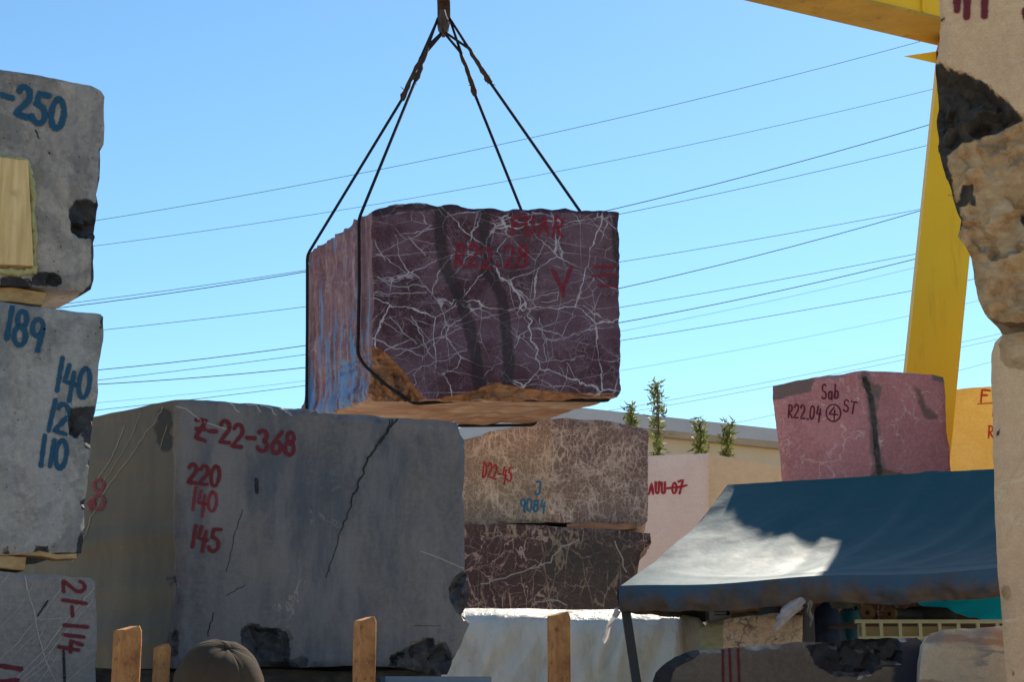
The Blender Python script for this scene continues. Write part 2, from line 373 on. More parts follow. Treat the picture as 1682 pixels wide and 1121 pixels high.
M['carton'] = simple('white_carton', (.55, .56, .62), (.66, .67, .72), 4, .6, .3, .1, 60)
M['ink'] = simple('black_print', (.01, .01, .012), (.02, .02, .02), 8, .6, .2, 0, 10)
M['navy_cloth'] = simple('navy_cloth', (.012, .02, .05), (.04, .07, .16), 7, .7, .3, .4, 30)
M['drum'] = simple('teal_plastic', (.012, .10, .16), (.02, .15, .22), 5, .45, .4, .1, 30)
M['roll'] = simple('brown_roll_paper', (.13, .085, .05), (.22, .15, .085), 12, .8, .2, .4, 60)
M['roll_dark'] = simple('dark_wrapped_roll', (.02, .018, .018), (.06, .05, .045), 6, .7, .3, .4, 30)
M['rail'] = simple('cream_painted_rail', (.42, .40, .26), (.52, .50, .34), 5, .6, .4, .2, 40)
M['panel'] = simple('tan_panel', (.34, .27, .14), (.44, .36, .20), 2, .8, .2, .1, 20)
M['skin'] = simple('skin', (.38, .19, .13), (.45, .24, .17), 8, .55, .35, .1, 60)
M['hair'] = simple('dark_hair', (.012, .010, .009), (.03, .024, .02), 40, .6, .3, .6, 200)
M['cap'] = simple('brown_cotton_cap', (.062, .046, .033), (.075, .056, .040), 5, .95, .1, .25, 260)
M['shirt'] = simple('dark_work_shirt', (.05, .055, .07), (.08, .085, .10), 5, .85, .2, .3, 60)
M['trousers'] = simple('blue_work_trousers', (.03, .04, .07), (.05, .065, .10), 5, .85, .2, .3, 60)
M['bark'] = simple('sapling_bark', (.09, .055, .035), (.17, .11, .075), 12, .85, .2, .5, 40)
M['red_paint'] = paint('dark_red_spray', (.17, .008, .02))
M['red_bright'] = paint('bright_red_spray', (.40, .012, .03))
M['red_faint'] = paint('faded_red_spray', (.30, .008, .03), .7)
M['blue_paint'] = paint('blue_spray', (.006, .085, .17))
M['blue_bright'] = paint('bright_blue_spray', (.012, .17, .33))
M['black_paint'] = paint('black_marker', (.015, .015, .02), .9)

M['vein_white'] = paint('white_calcite_vein', (.50, .46, .42), .8)
M['patch_dark'] = paint('dark_skin_patch', (.045, .042, .040), .75)
M['vein_cream'] = paint('cream_vein', (.78, .62, .42), .6)
M['vein_pink'] = paint('pinkish_calcite_vein', (.50, .40, .44), .75)
M['vein_tan'] = paint('tan_vein', (.36, .33, .26), .7)

def crane_paint():
    t = NT('crane_yellow_paint')
    n = t.noise(1.2, 5, .6)
    col = t.mix(n, (.74, .42, .012), (.82, .50, .025))
    st = t.noise(2.0, 5, .65, t.map(t.co(), scale=(3, 3, .35)))
    col = t.mix(t.step(st, .58, .75, 0, .45), col, (.36, .19, .03))
    r = t.step(t.noise(7, 6, .75), .66, .72, 0, .8)
    col = t.mix(r, col, (.16, .06, .02))
    t.bump(t.noise(30, 4, .6), .12, .01)
    return t.fin(col, .6, .25)
M['crane'] = crane_paint()
M['crane_shaded'] = simple('shaded_yellow_paint', (.34, .21, .04), (.46, .29, .06), 2.5, .75, .2, .2, 30, dark=(.22, .13, .04))  # darker copy of the crane yellow: underside shade painted into the colour

def tarp_mat():
    t = NT('blue_canopy_tarp')
    n = t.noise(2.2, 5, .6, t.map(t.co(), scale=(1, 1, 2)))
    col = t.mix(n, (.008, .067, .090), (.014, .088, .112))
    # pale dust and wear of the cloth, a little everywhere
    col = t.mix(t.step(t.noise(5.5, 6, .7), .5, .8, 0, .3), col, (.09, .12, .14))
    t.bump(t.noise(3.5, 4, .55, t.map(t.co(), scale=(1, 1, .5), rot=(0, 30, 0))), .22, .03)
    t.b.inputs['Sheen Weight'].default_value = .06; t.b.inputs['Sheen Roughness'].default_value = .4
    t.b.inputs['Sheen Tint'].default_value = (1, .92, .76, 1)
    return t.fin(col, .6, .3)
M['tarp'] = tarp_mat()
def valance_mat():
    t = NT('stained_canopy_valance')
    n = t.noise(2.2, 5, .6)
    col = t.mix(n, (.025, .07, .12), (.045, .11, .18))
    st = t.noise(3.2, 6, .68, t.map(t.co(), scale=(2.2, 2.2, .9)))
    dn = t.attr('drop')
    fac = t.step(t.math('MULTIPLY_ADD', dn, .34, t.math('MULTIPLY_ADD', st, 1.25, -.1)), .46, .92, 0, .85)
    br = t.ramp(t.noise(6, 5, .7), [(.3, (.055, .036, .022)), (.68, (.16, .085, .032))])
    col = t.mix(fac, col, br)
    t.bump(t.noise(12, 5, .6), .3, .015)
    return t.fin(col, .65, .35)
M['valance'] = valance_mat()
def sheet_mat():
    t = NT('white_plastic_sheet')
    col = t.mix(t.noise(2.5, 5, .6), (.86, .82, .72), (.91, .88, .80))
    col = t.mix(t.step(t.noise(2.6, 6, .65, t.warp(.5, 1.5, t.map(t.co(), scale=(1.6, 1.6, .6), rot=(0, 24, 0)))), .42, .66, 0, .75), col, (.66, .58, .42))
    t.bump(t.noise(5, 6, .7, t.warp(.4, 2, t.map(t.co(), scale=(1, 1, .5), rot=(0, 20, 0)))), .8, .06)
    t.fin(col, .38, .5)
    tr = t.n('BsdfTranslucent', {'Color': (.8, .8, .78, 1)})
    mx = t.n('MixShader', {0: .12}); t.t.links.new(t.b.outputs[0], mx.inputs[1]); t.t.links.new(tr.outputs[0], mx.inputs[2])
    t.t.links.new(mx.outputs[0], t.out.inputs[0])
    return t.m
M['sheet'] = sheet_mat()
def thin_mat(name, c1, c2, trans, rough=.5, scale=4):
    t = NT(name)
    n = t.noise(scale, 5, .6); col = t.mix(n, c1, c2)
    t.bump(t.noise(14, 5, .65), .3, .02); t.fin(col, rough, .4)
    tr = t.n('BsdfTranslucent'); t.set(tr.inputs[0], col)
    mx = t.n('MixShader', {0: trans}); t.t.links.new(t.b.outputs[0], mx.inputs[1]); t.t.links.new(tr.outputs[0], mx.inputs[2])
    t.t.links.new(mx.outputs[0], t.out.inputs[0]); return t.m
M['cyan'] = thin_mat('turquoise_tarp', (.0, .58, .92), (.01, .70, .98), .55)
M['bag'] = thin_mat('cloudy_plastic_bag', (.50, .46, .46), (.62, .56, .55), .35)
M['rag'] = thin_mat('grey_cloth_scrap', (.20, .19, .17), (.30, .28, .25), .25)
M['leaf'] = thin_mat('conifer_leaf', (.10, .14, .028), (.28, .29, .08), .5, .6, 1.6)
M['needle'] = thin_mat('brown_conifer_leaf', (.10, .07, .03), (.17, .12, .05), .3, .6, 2)

# ------------------------------------------------------------------ block builder
def segd(p, a, b):
    ab = b - a; t = np.clip(((p - a) @ ab) / max(ab @ ab, 1e-12), 0, 1)
    return np.hypot(*(p - (a + t[:, None] * ab)).T)
def sdf(p, poly):       # positive inside
    n = len(poly); d = np.full(len(p), 1e9); ins = np.zeros(len(p), bool)
    for i in range(n):
        a, b = poly[i], poly[(i + 1) % n]
        d = np.minimum(d, segd(p, a, b))
        c = (a[1] > p[:, 1]) != (b[1] > p[:, 1])
        with np.errstate(divide='ignore', invalid='ignore'):
            x = (b[0] - a[0]) * (p[:, 1] - a[1]) / (b[1] - a[1]) + a[0]
        ins ^= c & (p[:, 0] < x)
    return np.where(ins, d, -d)
def sstep(x): x = np.clip(x, 0, 1); return x * x * (3 - 2 * x)

def facet(q, sc, seed):
    p_ = Vector((q[0] * sc + seed, q[1] * sc * .8 + .3 * fr((q[0] * sc, q[1] * sc, seed)), seed * .37))
    d_, c_ = noise.voronoi(p_); c = c_[0]; r_ = noise.cell_vector(c * 7.3)
    return (r_.x - .5) * .8 + (r_.y - .5) * (p_.x - c.x) * 1.6 + (r_.z - .5) * (p_.y - c.y) * 1.6
class Block: pass
def rock(name, outline, anchor, yaw, ext, m, label, cat='stone block', group=None, res=.03, jit=.006, bump=.006, bev=.012,
         feats=(), fold=None, tilt=0.0, side=.012, sres=.12, aniso=None, seed=0, parent=None, lean=(0, 0)):
    p0 = P(*anchor); cy, sy = math.cos(R(yaw)), math.sin(R(yaw))
    u = Vector((cy, sy, 0)); v = Vector((0, 0, 1))
    nrm = u.cross(v)
    if tilt:
        q = Matrix.Rotation(R(tilt), 3, u); v = q @ v; nrm = q @ nrm
    ext = Vector(ext)
    def hit(px, py):
        r = ray(px, py); t = (p0 - CAM).dot(nrm) / r.dot(nrm); w_ = CAM + r * t - p0
        return (w_.dot(u), w_.dot(v))
    ol = np.array([hit(*q) for q in outline])
    sp = math.sqrt(abs(F / anchor[2])); ppm = F / anchor[2]
    # resample the outline
    pts = []
    for i in range(len(ol)):
        a, b = ol[i], ol[(i + 1) % len(ol)]
        k = max(1, int(np.hypot(*(b - a)) / res)); nn = np.array([b[1] - a[1], a[0] - b[0]]); nn = nn / max(np.hypot(*nn), 1e-9)
        for j in range(k):
            q = a + (b - a) * j / k
            e = fr((q[0] * 7 + seed, q[1] * 7, seed * 1.3), 1, 2, 5) * jit + min(0, fr((q[0] * 2.4 + seed, 9, q[1] * 2.4), 1, 2, 2)) * jit
            pts.append(q + nn * e)
    pts = np.array(pts)
    area = .5 * np.sum(pts[:, 0] * np.roll(pts[:, 1], -1) - np.roll(pts[:, 0], -1) * pts[:, 1])
    if area < 0: pts = pts[::-1].copy()
    nb = len(pts)
    x0, y0 = pts.min(0); x1, y1 = pts.max(0)
    gx, gy = np.meshgrid(np.arange(x0 + res / 2, x1, res), np.arange(y0 + res / 2, y1, res * .9))
    gx = gx + (np.arange(gx.shape[0]) % 2)[:, None] * res / 2
    g = np.stack([gx.ravel(), gy.ravel()], 1)
    rng = np.random.default_rng(seed + 1); g = g + rng.uniform(-.22, .22, g.shape) * res
    g = g[sdf(g, pts) > res * .55]
    allp = np.concatenate([pts, g])
    cv, ce, cf, ov, oe, of = geometry.delaunay_2d_cdt([Vector(q) for q in allp], [], [list(range(nb))], 1, 1e-6)
    cv = np.array([tuple(q) for q in cv]); N = len(cv)
    edge = sdf(cv, pts); edge[:nb] = 0
    dn = np.zeros(N); at = {k: np.full(N, -1.0) for k in ('chip', 'band', 'stain_tone', 'rough2', 'seam')}
    nz1 = np.array([fr((q[0] * 2.2 + seed * 3, q[1] * 2.2, seed), 1, 2, 3) for q in cv])
    nz2 = np.array([fr((q[0] * 16 + seed * 3, q[1] * 16, seed + 7), .8, 2, 3) for q in cv])
    dn += bump * (nz1 * 1.0 + nz2 * .25)
    if fold:
        fu = hit(fold[0], anchor[1])[0] + (cv[:, 1] - hit(fold[0], anchor[1])[1]) * (fold[3] if len(fold) > 3 else 0)
        dx = cv[:, 0] - fu
        dn += np.where(dx < 0, dx * math.tan(R(fold[1])), -dx * math.tan(R(fold[2])))
    for ft in feats:
        if ft[0] == 'poly':
            s_ = sdf(cv, np.array([hit(*q) for q in ft[1]])); key, rec = ft[2], ft[3]; soft = ft[4] if len(ft) > 4 else .03
        else:
            pl = np.array([hit(*q) for q in ft[1]]); dd = np.full(N, 1e9)
            for i in range(len(pl) - 1): dd = np.minimum(dd, segd(cv, pl[i], pl[i + 1]))
            hw = ft[4] / ppm; s_ = hw - dd; key, rec = ft[2], ft[3]; soft = ft[5] if len(ft) > 5 else max(hw * .7, .012)
        at[key] = np.maximum(at[key], np.clip(s_ / soft, -1, 1))
        if rec:
            nz3 = np.abs(np.array([fr((q[0] * 8 + seed, q[1] * 8, 3.3), .7, 2.2, 4) for q in cv])) if ft[0] == 'poly' else 0
            if ft[0] == 'poly' and key in ('chip', 'rough2'):
                fz = np.array([facet(q, 7.0, seed) + .45 * facet(q, 17.0, seed + 3) for q in cv])
                dn -= rec * sstep((s_ + .012 * nz2) / .022) * np.clip(.75 + .95 * fz, .1, 2.2)
            else: dn -= rec * sstep((s_ + .012 * nz2) / .03) * (.55 + 1.1 * nz3)
    bl = bev * (.45 + 1.6 * np.clip(np.array([fr((q[0] * 5 + seed, 4, q[1] * 5), 1, 2, 3) for q in cv]) + .3, 0, 1.2))
    tt = np.clip(1 - edge / np.maximum(bl * 1.8, res * .6), 0, 1); dn -= bl * tt * tt
    W = [p0 + u * float(q[0]) + v * float(q[1]) + nrm * float(d) for q, d in zip(cv, dn)]
    faces = [tuple(f) for f in cf]
    # sides
    L = ext.length; K = max(3, int(L / sres))
    tang = np.roll(pts, -1, 0) - np.roll(pts, 1, 0); on = np.stack([tang[:, 1], -tang[:, 0]], 1); on /= np.maximum(np.hypot(*on.T), 1e-9)[:, None]
    left = list(np.zeros(N)); under = list(np.zeros(N))
    extra = {k: [at[k][i] for i in range(N)] for k in at}
    ud = np.array([1.0 if q[1] < -.6 else 0.0 for q in on]); lf = np.array([1.0 if q[0] < -.6 else 0.0 for q in on])
    base = N
    for k in range(1, K + 1):
        t = k / K if k > 1 else min(.5 / K, .03 / L)
        for i in range(nb):
            q = pts[i]; pw = p0 + u * float(q[0]) + v * float(q[1]) + ext * t + nrm * float(dn[i]) * (1 - t)
            if aniso and lf[i] > .5: nv = fr((t * L * aniso[0] + seed, q[0] * aniso[0] + q[1] * aniso[1], seed), .8, 2, 4)
            else: nv = fr((pw.x * 3 + seed, pw.y * 3, pw.z * 3), 1, 2, 4)
            e = nv * side * min(1, t * 6) * (.35 if (aniso and lf[i] < .5) else 1) - (bev if k == K else 0)
            pw += (u * float(on[i][0]) + v * float(on[i][1])) * e
            W.append(pw); left.append(lf[i]); under.append(ud[i])
            for key in extra: extra[key].append(max(-1, at[key][i]) if (key in ('chip', 'rough2') and t * L < .12) else (-1.0))
    for k in range(K):
        A = 0 if k == 0 else base + (k - 1) * nb; B = base + k * nb
        for i in range(nb):
            j = (i + 1) % nb
            faces.append((A + j, A + i, B + i, B + j))
    faces.append(tuple(base + (K - 1) * nb + i for i in range(nb))[::-1])
    o = link(name, W, faces, m, parent, True, sharp=28)
    for key, arr in list(extra.items()) + [('left', left), ('under', under)]:
        a_ = o.data.attributes.new(key, 'FLOAT', 'POINT'); a_.data.foreach_set('value', np.array(arr, dtype=np.float32))
    if parent is None: tag(o, label, cat, group)
    b = Block(); b.o = o; b.bvh = BVHTree.FromPolygons(W, faces, all_triangles=False); b.hit = hit
    b.p0, b.u, b.v, b.n, b.ext = p0, u, v, nrm, ext
    b.at = lambda px, py, t=0.0, off=0.0: p0 + u * hit(px, py)[0] + v * hit(px, py)[1] + ext * t + nrm * off
    return b

# ------------------------------------------------------------------ handwriting laid on the stone as sprayed strokes
def arc(cx, cy, rx, ry, a0, a1, n=12):
    return [(cx + rx * math.cos(R(a0 + (a1 - a0) * i / n)), cy + ry * math.sin(R(a0 + (a1 - a0) * i / n))) for i in range(n + 1)]
G = {
    '0': [arc(.3, .5, .27, .48, 100, 470, 18)], '1': [[(.34, 1), (.28, 0)]],
    '2': [arc(.3, .72, .25, .27, 165, -35) + [(.06, .03), (.6, .06)]],
    '3': [arc(.26, .75, .25, .24, 150, -80) + arc(.26, .26, .3, .26, 80, -150)],
    '4': [[(.22, 1), (.08, .45), (.62, .42)], [(.5, .8), (.42, -.15)]],
    '5': [[(.62, 1), (.2, .96), (.13, .57)] + arc(.27, .3, .3, .3, 105, -150)],
    '6': [[(.5, 1), (.2, .6)] + arc(.32, .26, .25, .26, 160, 530, 16)],
    '7': [[(.02, .9), (.6, 1), (.22, -.05)], [(.1, .45), (.7, .5)]],
    '8': [arc(.32, .76, .2, .23, 280, 640, 14), arc(.3, .27, .26, .27, 90, 450, 16)],
    '9': [arc(.3, .7, .24, .27, 10, 370, 16) + [(.52, .6), (.46, 0)]],
    'Z': [[(.04, .95), (.6, 1), (.12, .1), (.68, .02)], [(.1, .52), (.58, .56)]],
    '-': [[(.08, .42), (.52, .45)]], '.': [[(.15, .04), (.32, .05)]], '_': [[(.0, .02), (.5, .04)]], ' ': [],
    'R': [[(.12, 0), (.14, 1)], [(.14, 1)] + arc(.26, .74, .28, .26, 90, -90, 8) + [(.16, .48), (.6, 0)]],
    'D': [[(.1, 0), (.1, 1)], [(.1, 1)] + arc(.15, .5, .42, .5, 80, -90, 10)],
    'A': [[(.02, 0), (.3, 1), (.56, 0)], [(.12, .4), (.5, .42)]],
    'U': [[(.08, 1), (.1, .3)] + arc(.3, .28, .2, .27, 190, 350, 8) + [(.52, 1)]],
    'S': [arc(.32, .75, .24, .24, 40, 250, 10) + arc(.3, .26, .26, .25, 70, -150, 10)],
    'T': [[(.0, .97), (.66, 1)], [(.34, 1), (.32, 0)]],
    'F': [[(.1, 0), (.14, 1), (.66, .96)], [(.12, .55), (.5, .56)]], 'i': [[(.25, .65), (.25, 0)], [(.26, .92), (.28, .96)]],
    'N': [[(.06, 0), (.1, 1), (.5, .05), (.52, 1)]], 'K': [[(.1, 0), (.12, 1)], [(.6, 1), (.14, .5), (.66, -.05)]],
    'V': [[(.0, 1), (.32, .05), (.62, 1)]], 'J': [[(.2, 1), (.5, .98), (.46, .3)] + arc(.26, .26, .2, .25, 0, -160, 8)],
    'a': [arc(.26, .3, .2, .28, 30, 380, 12) + [(.48, .6), (.5, 0)]], 'b': [[(.1, 1), (.1, 0)] + arc(.3, .28, .22, .28, 190, -150, 12)],
}
def jag(pts, amp, step=9):
    out = [Vector(pts[0])]
    for a, b in zip(pts, pts[1:]):
        a = Vector(a); b = Vector(b); k = max(1, int((b - a).length / step)); q = (b - a).normalized(); q = Vector((-q.y, q.x))
        out += [a.lerp(b, (i + 1) / k) + q * random.uniform(-amp, amp) for i in range(k)]
    return out
def strokes(block, name, strk, sw, m, off=.0035):
    if name != 'painted_number' and len(strk) > 1:
        for s_ in strk: strokes(block, name, [s_], sw, m, off)
        return None
    V, Fc, UV = [], [], []
    for si, s in enumerate(strk):
        pts = [Vector(q) for q in s]
        # resample in pixels
        out = [pts[0]]
        for a, b in zip(pts, pts[1:]):
            k = max(1, int((b - a).length / max(2.5, sw * .4)))
            out += [a.lerp(b, (i + 1) / k) for i in range(k)]
        if len(out) < 2: continue
        d0 = (out[0] - out[1]).normalized() * sw / 2; d1 = (out[-1] - out[-2]).normalized() * sw / 2
        seq = [(out[0] + d0, 1.0)] + [(q, 0.0) for q in out] + [(out[-1] + d1, 1.0)]
        row = None
        for i, (q, vv) in enumerate(seq):
            t = (seq[min(i + 1, len(seq) - 1)][0] - seq[max(i - 1, 0)][0])
            t = t.normalized() if t.length > 1e-6 else Vector((1, 0))
            pr = Vector((-t.y, t.x)) * sw / 2 * (1 + .25 * noise.noise(Vector((q.x * .11, q.y * .11, si))))
            cur = []
            for sgn in (-1, 0, 1):
                z = q + pr * sgn; r = ray(z.x, z.y).normalized()
                loc, nn, idx, dist = block.bvh.ray_cast(CAM, r)
                if loc is None: cur = None; break
                if nn.dot(r) > 0: nn = -nn
                cur.append(loc + nn * (off + .0006 * (si % 4)))
            if cur is None: row = None; continue
            n0 = len(V); V += cur; UV += [(-1, vv), (0, vv), (1, vv)]
            if row is not None and (V[row] - V[n0]).length < .25:
                Fc += [(row, n0, n0 + 1, row + 1), (row + 1, n0 + 1, n0 + 2, row + 2)]
            row = n0
    if not Fc: return None
    # face the camera side
    o = link(name, V, Fc, m, block.o, True, uvs=UV)
    return o
def write(block, text, a, b, h, sw, m, name='painted_number'):
    a = Vector(a); b = Vector(b); e = (b - a).normalized(); up = Vector((e.y, -e.x)) if abs(e.y) > .6 else Vector((e.y * .35, -1)).normalized()
    tot = sum(.78 if c not in '.1-i' else (.5 if c != '-' else .7) for c in text); k = (b - a).length / tot
    strk = []; x = 0
    for c in text:
        jx, jy, rs = random.uniform(-.03, .03), random.uniform(-.06, .06), random.uniform(.92, 1.08)
        sl = random.uniform(.0, .12)
        for s in G[c]:
            strk.append([a + e * (x + (p[0] + jx + (p[1] - .5) * sl) * k) + up * h * (p[1] * rs + jy) for p in s])
        x += (.78 if c not in '.1-i' else (.5 if c != '-' else .7)) * k
    return strokes(block, name, strk, sw, m)

# ================================================================== THE SETTING
n = 60
gv = []
for j in range(n + 1):
    for i in range(n + 1):
        a, b = (i / n * 2 - 1), (j / n * 2 - 1)
        x = math.copysign(abs(a) ** 3 * 2500, a); y = math.copysign(abs(b) ** 3 * 2500, b) + 10
        gv.append((x, y, -.02 - abs(fr((x * .2, y * .2, 0))) * .05))
gf = [(j * (n + 1) + i, j * (n + 1) + i + 1, (j + 1) * (n + 1) + i + 1, (j + 1) * (n + 1) + i) for j in range(n) for i in range(n)]
tag(link('ground', gv, gf, M['ground'], smooth=True, origin=(0, 0, 0)), kind='structure')

# --- concrete platform that carries the big grey block and the stakes
def poly_prism(name, pts, z0, z1, m, parent=None):
    k = len(pts); v = [(x, y, z0) for x, y in pts] + [(x, y, z1) for x, y in pts]
    f = [tuple(range(k))[::-1], tuple(range(k, 2 * k))] + [(i, (i + 1) % k, k + (i + 1) % k, k + i) for i in range(k)]
    return link(name, v, f, m, parent)
plat = poly_prism('loading_platform', [(-1.76, 6.80), (.75, 7.93), (.45, 9.6), (-1.2, 11.4), (-3.3, 10.4), (-1.85, 8.75)], -.05, 1.62, M['concrete'])
tag(plat, 'low concrete loading platform under the big grey block', 'platform')

# ================================================================== THE STONES
# --- left stack: three grey blocks, one on the other
LY = 31
b1 = rock('marble_block', [(-420, 16), (0, 112), (90, 129), (150, 141), (166, 149), (172, 158), (172, 200), (171, 236), (166, 246), (165, 292), (161, 318), (164, 336), (163, 352), (160, 380), (158, 418), (157, 452), (151, 474), (143, 479), (90, 473), (0, 466), (-420, 424)],
          (165, 330, 7.9), LY, (-.75, 1.15, 0), M['grey_a'], 'grey marble block numbered 250 in blue with a pine plank foamed on it', group='blocks stacked beside the big grey block', res=.022, seed=1,
          feats=[('poly', [(113, 345), (122, 330), (140, 326), (152, 330), (175, 335), (175, 395), (150, 390), (135, 393), (118, 382)], 'chip', .045),
                 ('poly', [(150, 395), (160, 380), (175, 380), (170, 490), (130, 485), (150, 465)], 'chip', .05),
                 ('poly', [(48, 462), (62, 447), (88, 445), (98, 455), (105, 470), (60, 470)], 'chip', .03),
                 ('poly', [(164, 245), (175, 235), (175, 340), (161, 340)], 'chip', .03),
                 ('poly', [(0, 452), (40, 456), (60, 480), (0, 480)], 'chip', .015),
                 ('line', [(58, 215), (62, 225)], 'chip', .01, 3), ('line', [(106, 176), (112, 182)], 'chip', .01, 3), ('line', [(80, 250), (84, 262)], 'chip', .006, 2)])
b2 = rock('marble_block', [(-420, 430), (0, 496), (100, 508), (166, 516), (171, 520), (170, 560), (165, 594), (160, 668), (154, 700), (150, 738), (144, 785), (141, 828), (140, 866), (136, 908), (0, 911), (-420, 862)],
          (165, 700, 7.9), LY, (-.8, 1.2, 0), M['grey_b'], 'pale grey marble block numbered 189 and 140 in blue, middle of its stack', group='blocks stacked beside the big grey block', res=.022, seed=2,
          feats=[('poly', [(113, 670), (158, 668), (160, 735), (142, 740), (136, 712), (125, 724), (113, 716)], 'chip', .05),
                 ('poly', [(164, 522), (175, 520), (175, 542), (163, 540)], 'chip', .03), ('poly', [(128, 884), (136, 866), (148, 864), (140, 912), (124, 908)], 'chip', .03),
                 ('poly', [(56, 898), (80, 897), (81, 912), (55, 912)], 'chip', .02), ('poly', [(4, 903), (14, 897), (18, 912), (2, 912)], 'chip', .02),
                 ('poly', [(130, 825), (145, 815), (147, 835), (136, 838)], 'chip', .02), ('poly', [(144, 755), (155, 752), (152, 768), (145, 768)], 'chip', .02)])
b3 = rock('marble_block', [(-420, 905), (0, 939), (60, 944), (148, 950), (157, 956), (159, 1000), (158, 1640), (-420, 1700)],
          (158, 1000, 7.9), LY, (-.75, 1.15, 0), M['grey_c'], 'grey marble block with white diagonal veins and a sideways red number, bottom of its stack', group='blocks stacked beside the big grey block', res=.024, seed=3)
write(b1, '-250', (-2, 176), (108, 222), 54, 13, M['blue_paint'])
write(b2, '189', (1, 556), (76, 578), 54, 11, M['blue_paint'])
write(b2, '140', (86, 640), (150, 660), 53, 10, M['blue_paint'])
write(b2, '12', (72, 704), (114, 720), 50, 10, M['blue_paint'])
write(b2, '110', (58, 762), (114, 776), 46, 10, M['blue_paint'])
write(b3, '21-114', (103, 953), (103, 1078), 36, 8, M['red_paint'])
for pl_, w_ in (([(40, 944), (44, 968), (56, 1005), (60, 1030), (68, 1062), (74, 1084), (84, 1105), (92, 1124)], 3.4), ([(0, 1084), (30, 1056), (48, 1032), (70, 1008), (100, 968)], 2.2), ([(20, 1121), (60, 1082), (76, 1066), (104, 1026), (158, 962)], 2.8), ([(30, 1121), (66, 1090), (84, 1070), (110, 1036), (140, 1002), (158, 980)], 2.4), ([(40, 1121), (76, 1092), (82, 1074)], 1.8),
                ([(52, 1058), (66, 1046), (74, 1028)], 1.8), ([(0, 962), (14, 946)], 2.6), ([(110, 1121), (130, 1102), (158, 1080)], 2.0), ([(64, 1121), (80, 1100), (96, 1078)], 1.8), ([(46, 976), (58, 956), (68, 944)], 1.8), ([(0, 1032), (30, 1000), (40, 985)], 1.4), ([(16, 1085), (50, 1050), (90, 1010)], 1.4)):
    strokes(b3, 'vein', [jag(pl_, .6)], w_, M['vein_white'])
strokes(b3, 'painted_line', [[(62, 1012), (78, 988)]], 4, M['black_paint'])
strokes(b3, 'painted_line', [[(104, 1070), (106, 1125)]], 6, M['black_paint'])
strokes(b3, 'painted_line', [[(-5, 1094), (34, 1100)], [(2, 1121), (30, 1118), (10, 1140)]], 10, M['red_paint'])

# plank foamed onto the face of the top block
def face_board(blk, quad, th, m, name, parent):
    q = [blk.at(*p) for p in quad]; f_ = [p + blk.n * th for p in q]; b_ = [p - blk.n * .01 for p in q]
    mb = MB(); nseg = 8
    def fn(s, t):
        a = f_[0].lerp(f_[1], s); b = f_[3].lerp(f_[2], s); return a.lerp(b, t) + blk.n * .003 * fr((s * 3, t * 9, 1))
    mb.grid(fn, 4, nseg, flip=True)
    mb.add(f_ + b_, [(0, 1, 5, 4), (1, 2, 6, 5), (2, 3, 7, 6), (3, 0, 4, 7)])
    return mb.build(name, m, parent)
face_board(b1, [(-45, 258), (42, 268), (51, 440), (-38, 436)], .045, M['wood_pale'], 'plank', b1.o)
fb = MB()
rnd = random.Random(5)
path = [(-40, 254), (0, 262), (20, 262), (44, 264), (50, 290), (53, 330), (55, 380), (57, 430), (56, 446), (30, 448), (-10, 444)]
pp = []
for a, b in zip(path, path[1:]):
    for i in range(6): pp.append((a[0] + (b[0] - a[0]) * i / 6 + rnd.uniform(-2, 2), a[1] + (b[1] - a[1]) * i / 6 + rnd.uniform(-2, 2)))
fb.tube([b1.at(*q, 0, .006) for q in pp], [.006 + rnd.random() * .016 for _ in pp], 7)
fb.build('foam_bead', M['foam'], b1.o, True)

def plank_on(name, p, q, hw, hh, m, label, cat='timber', group=None):
    p = Vector(p); q = Vector(q); c = (p + q) / 2; ax = (q - p) / 2; d = ax.normalized()
    ay = Vector((-d.y, d.x, 0)).normalized() * hw
    az = ax.cross(ay).normalized() * hh
    if az.z < 0: az = -az
    o = rough_box(name, c, ax, ay, az, m, amp=.02, n=14); tag(o, label, cat, group); return o
g_ = 'timber spacers between stacked blocks'
plank_on('timber_spacer', b2.at(-330, 424, .15), b2.at(84, 489, .13), .11, .038, M['wood'], 'split timber spacer between the blue 250 block and the blue 189 block', group=g_)
plank_on('timber_spacer', b3.at(-300, 885, .06), b3.at(128, 915, .05), .05, .012, M['wood'], 'thin pale lath under the blue 189 block, lying on a thicker timber', group=g_)
plank_on('timber_spacer', b3.at(-280, 900, .1), b3.at(48, 927, .1), .10, .036, M['wood'], 'thick splintered timber on top of the white veined grey block', group=g_)

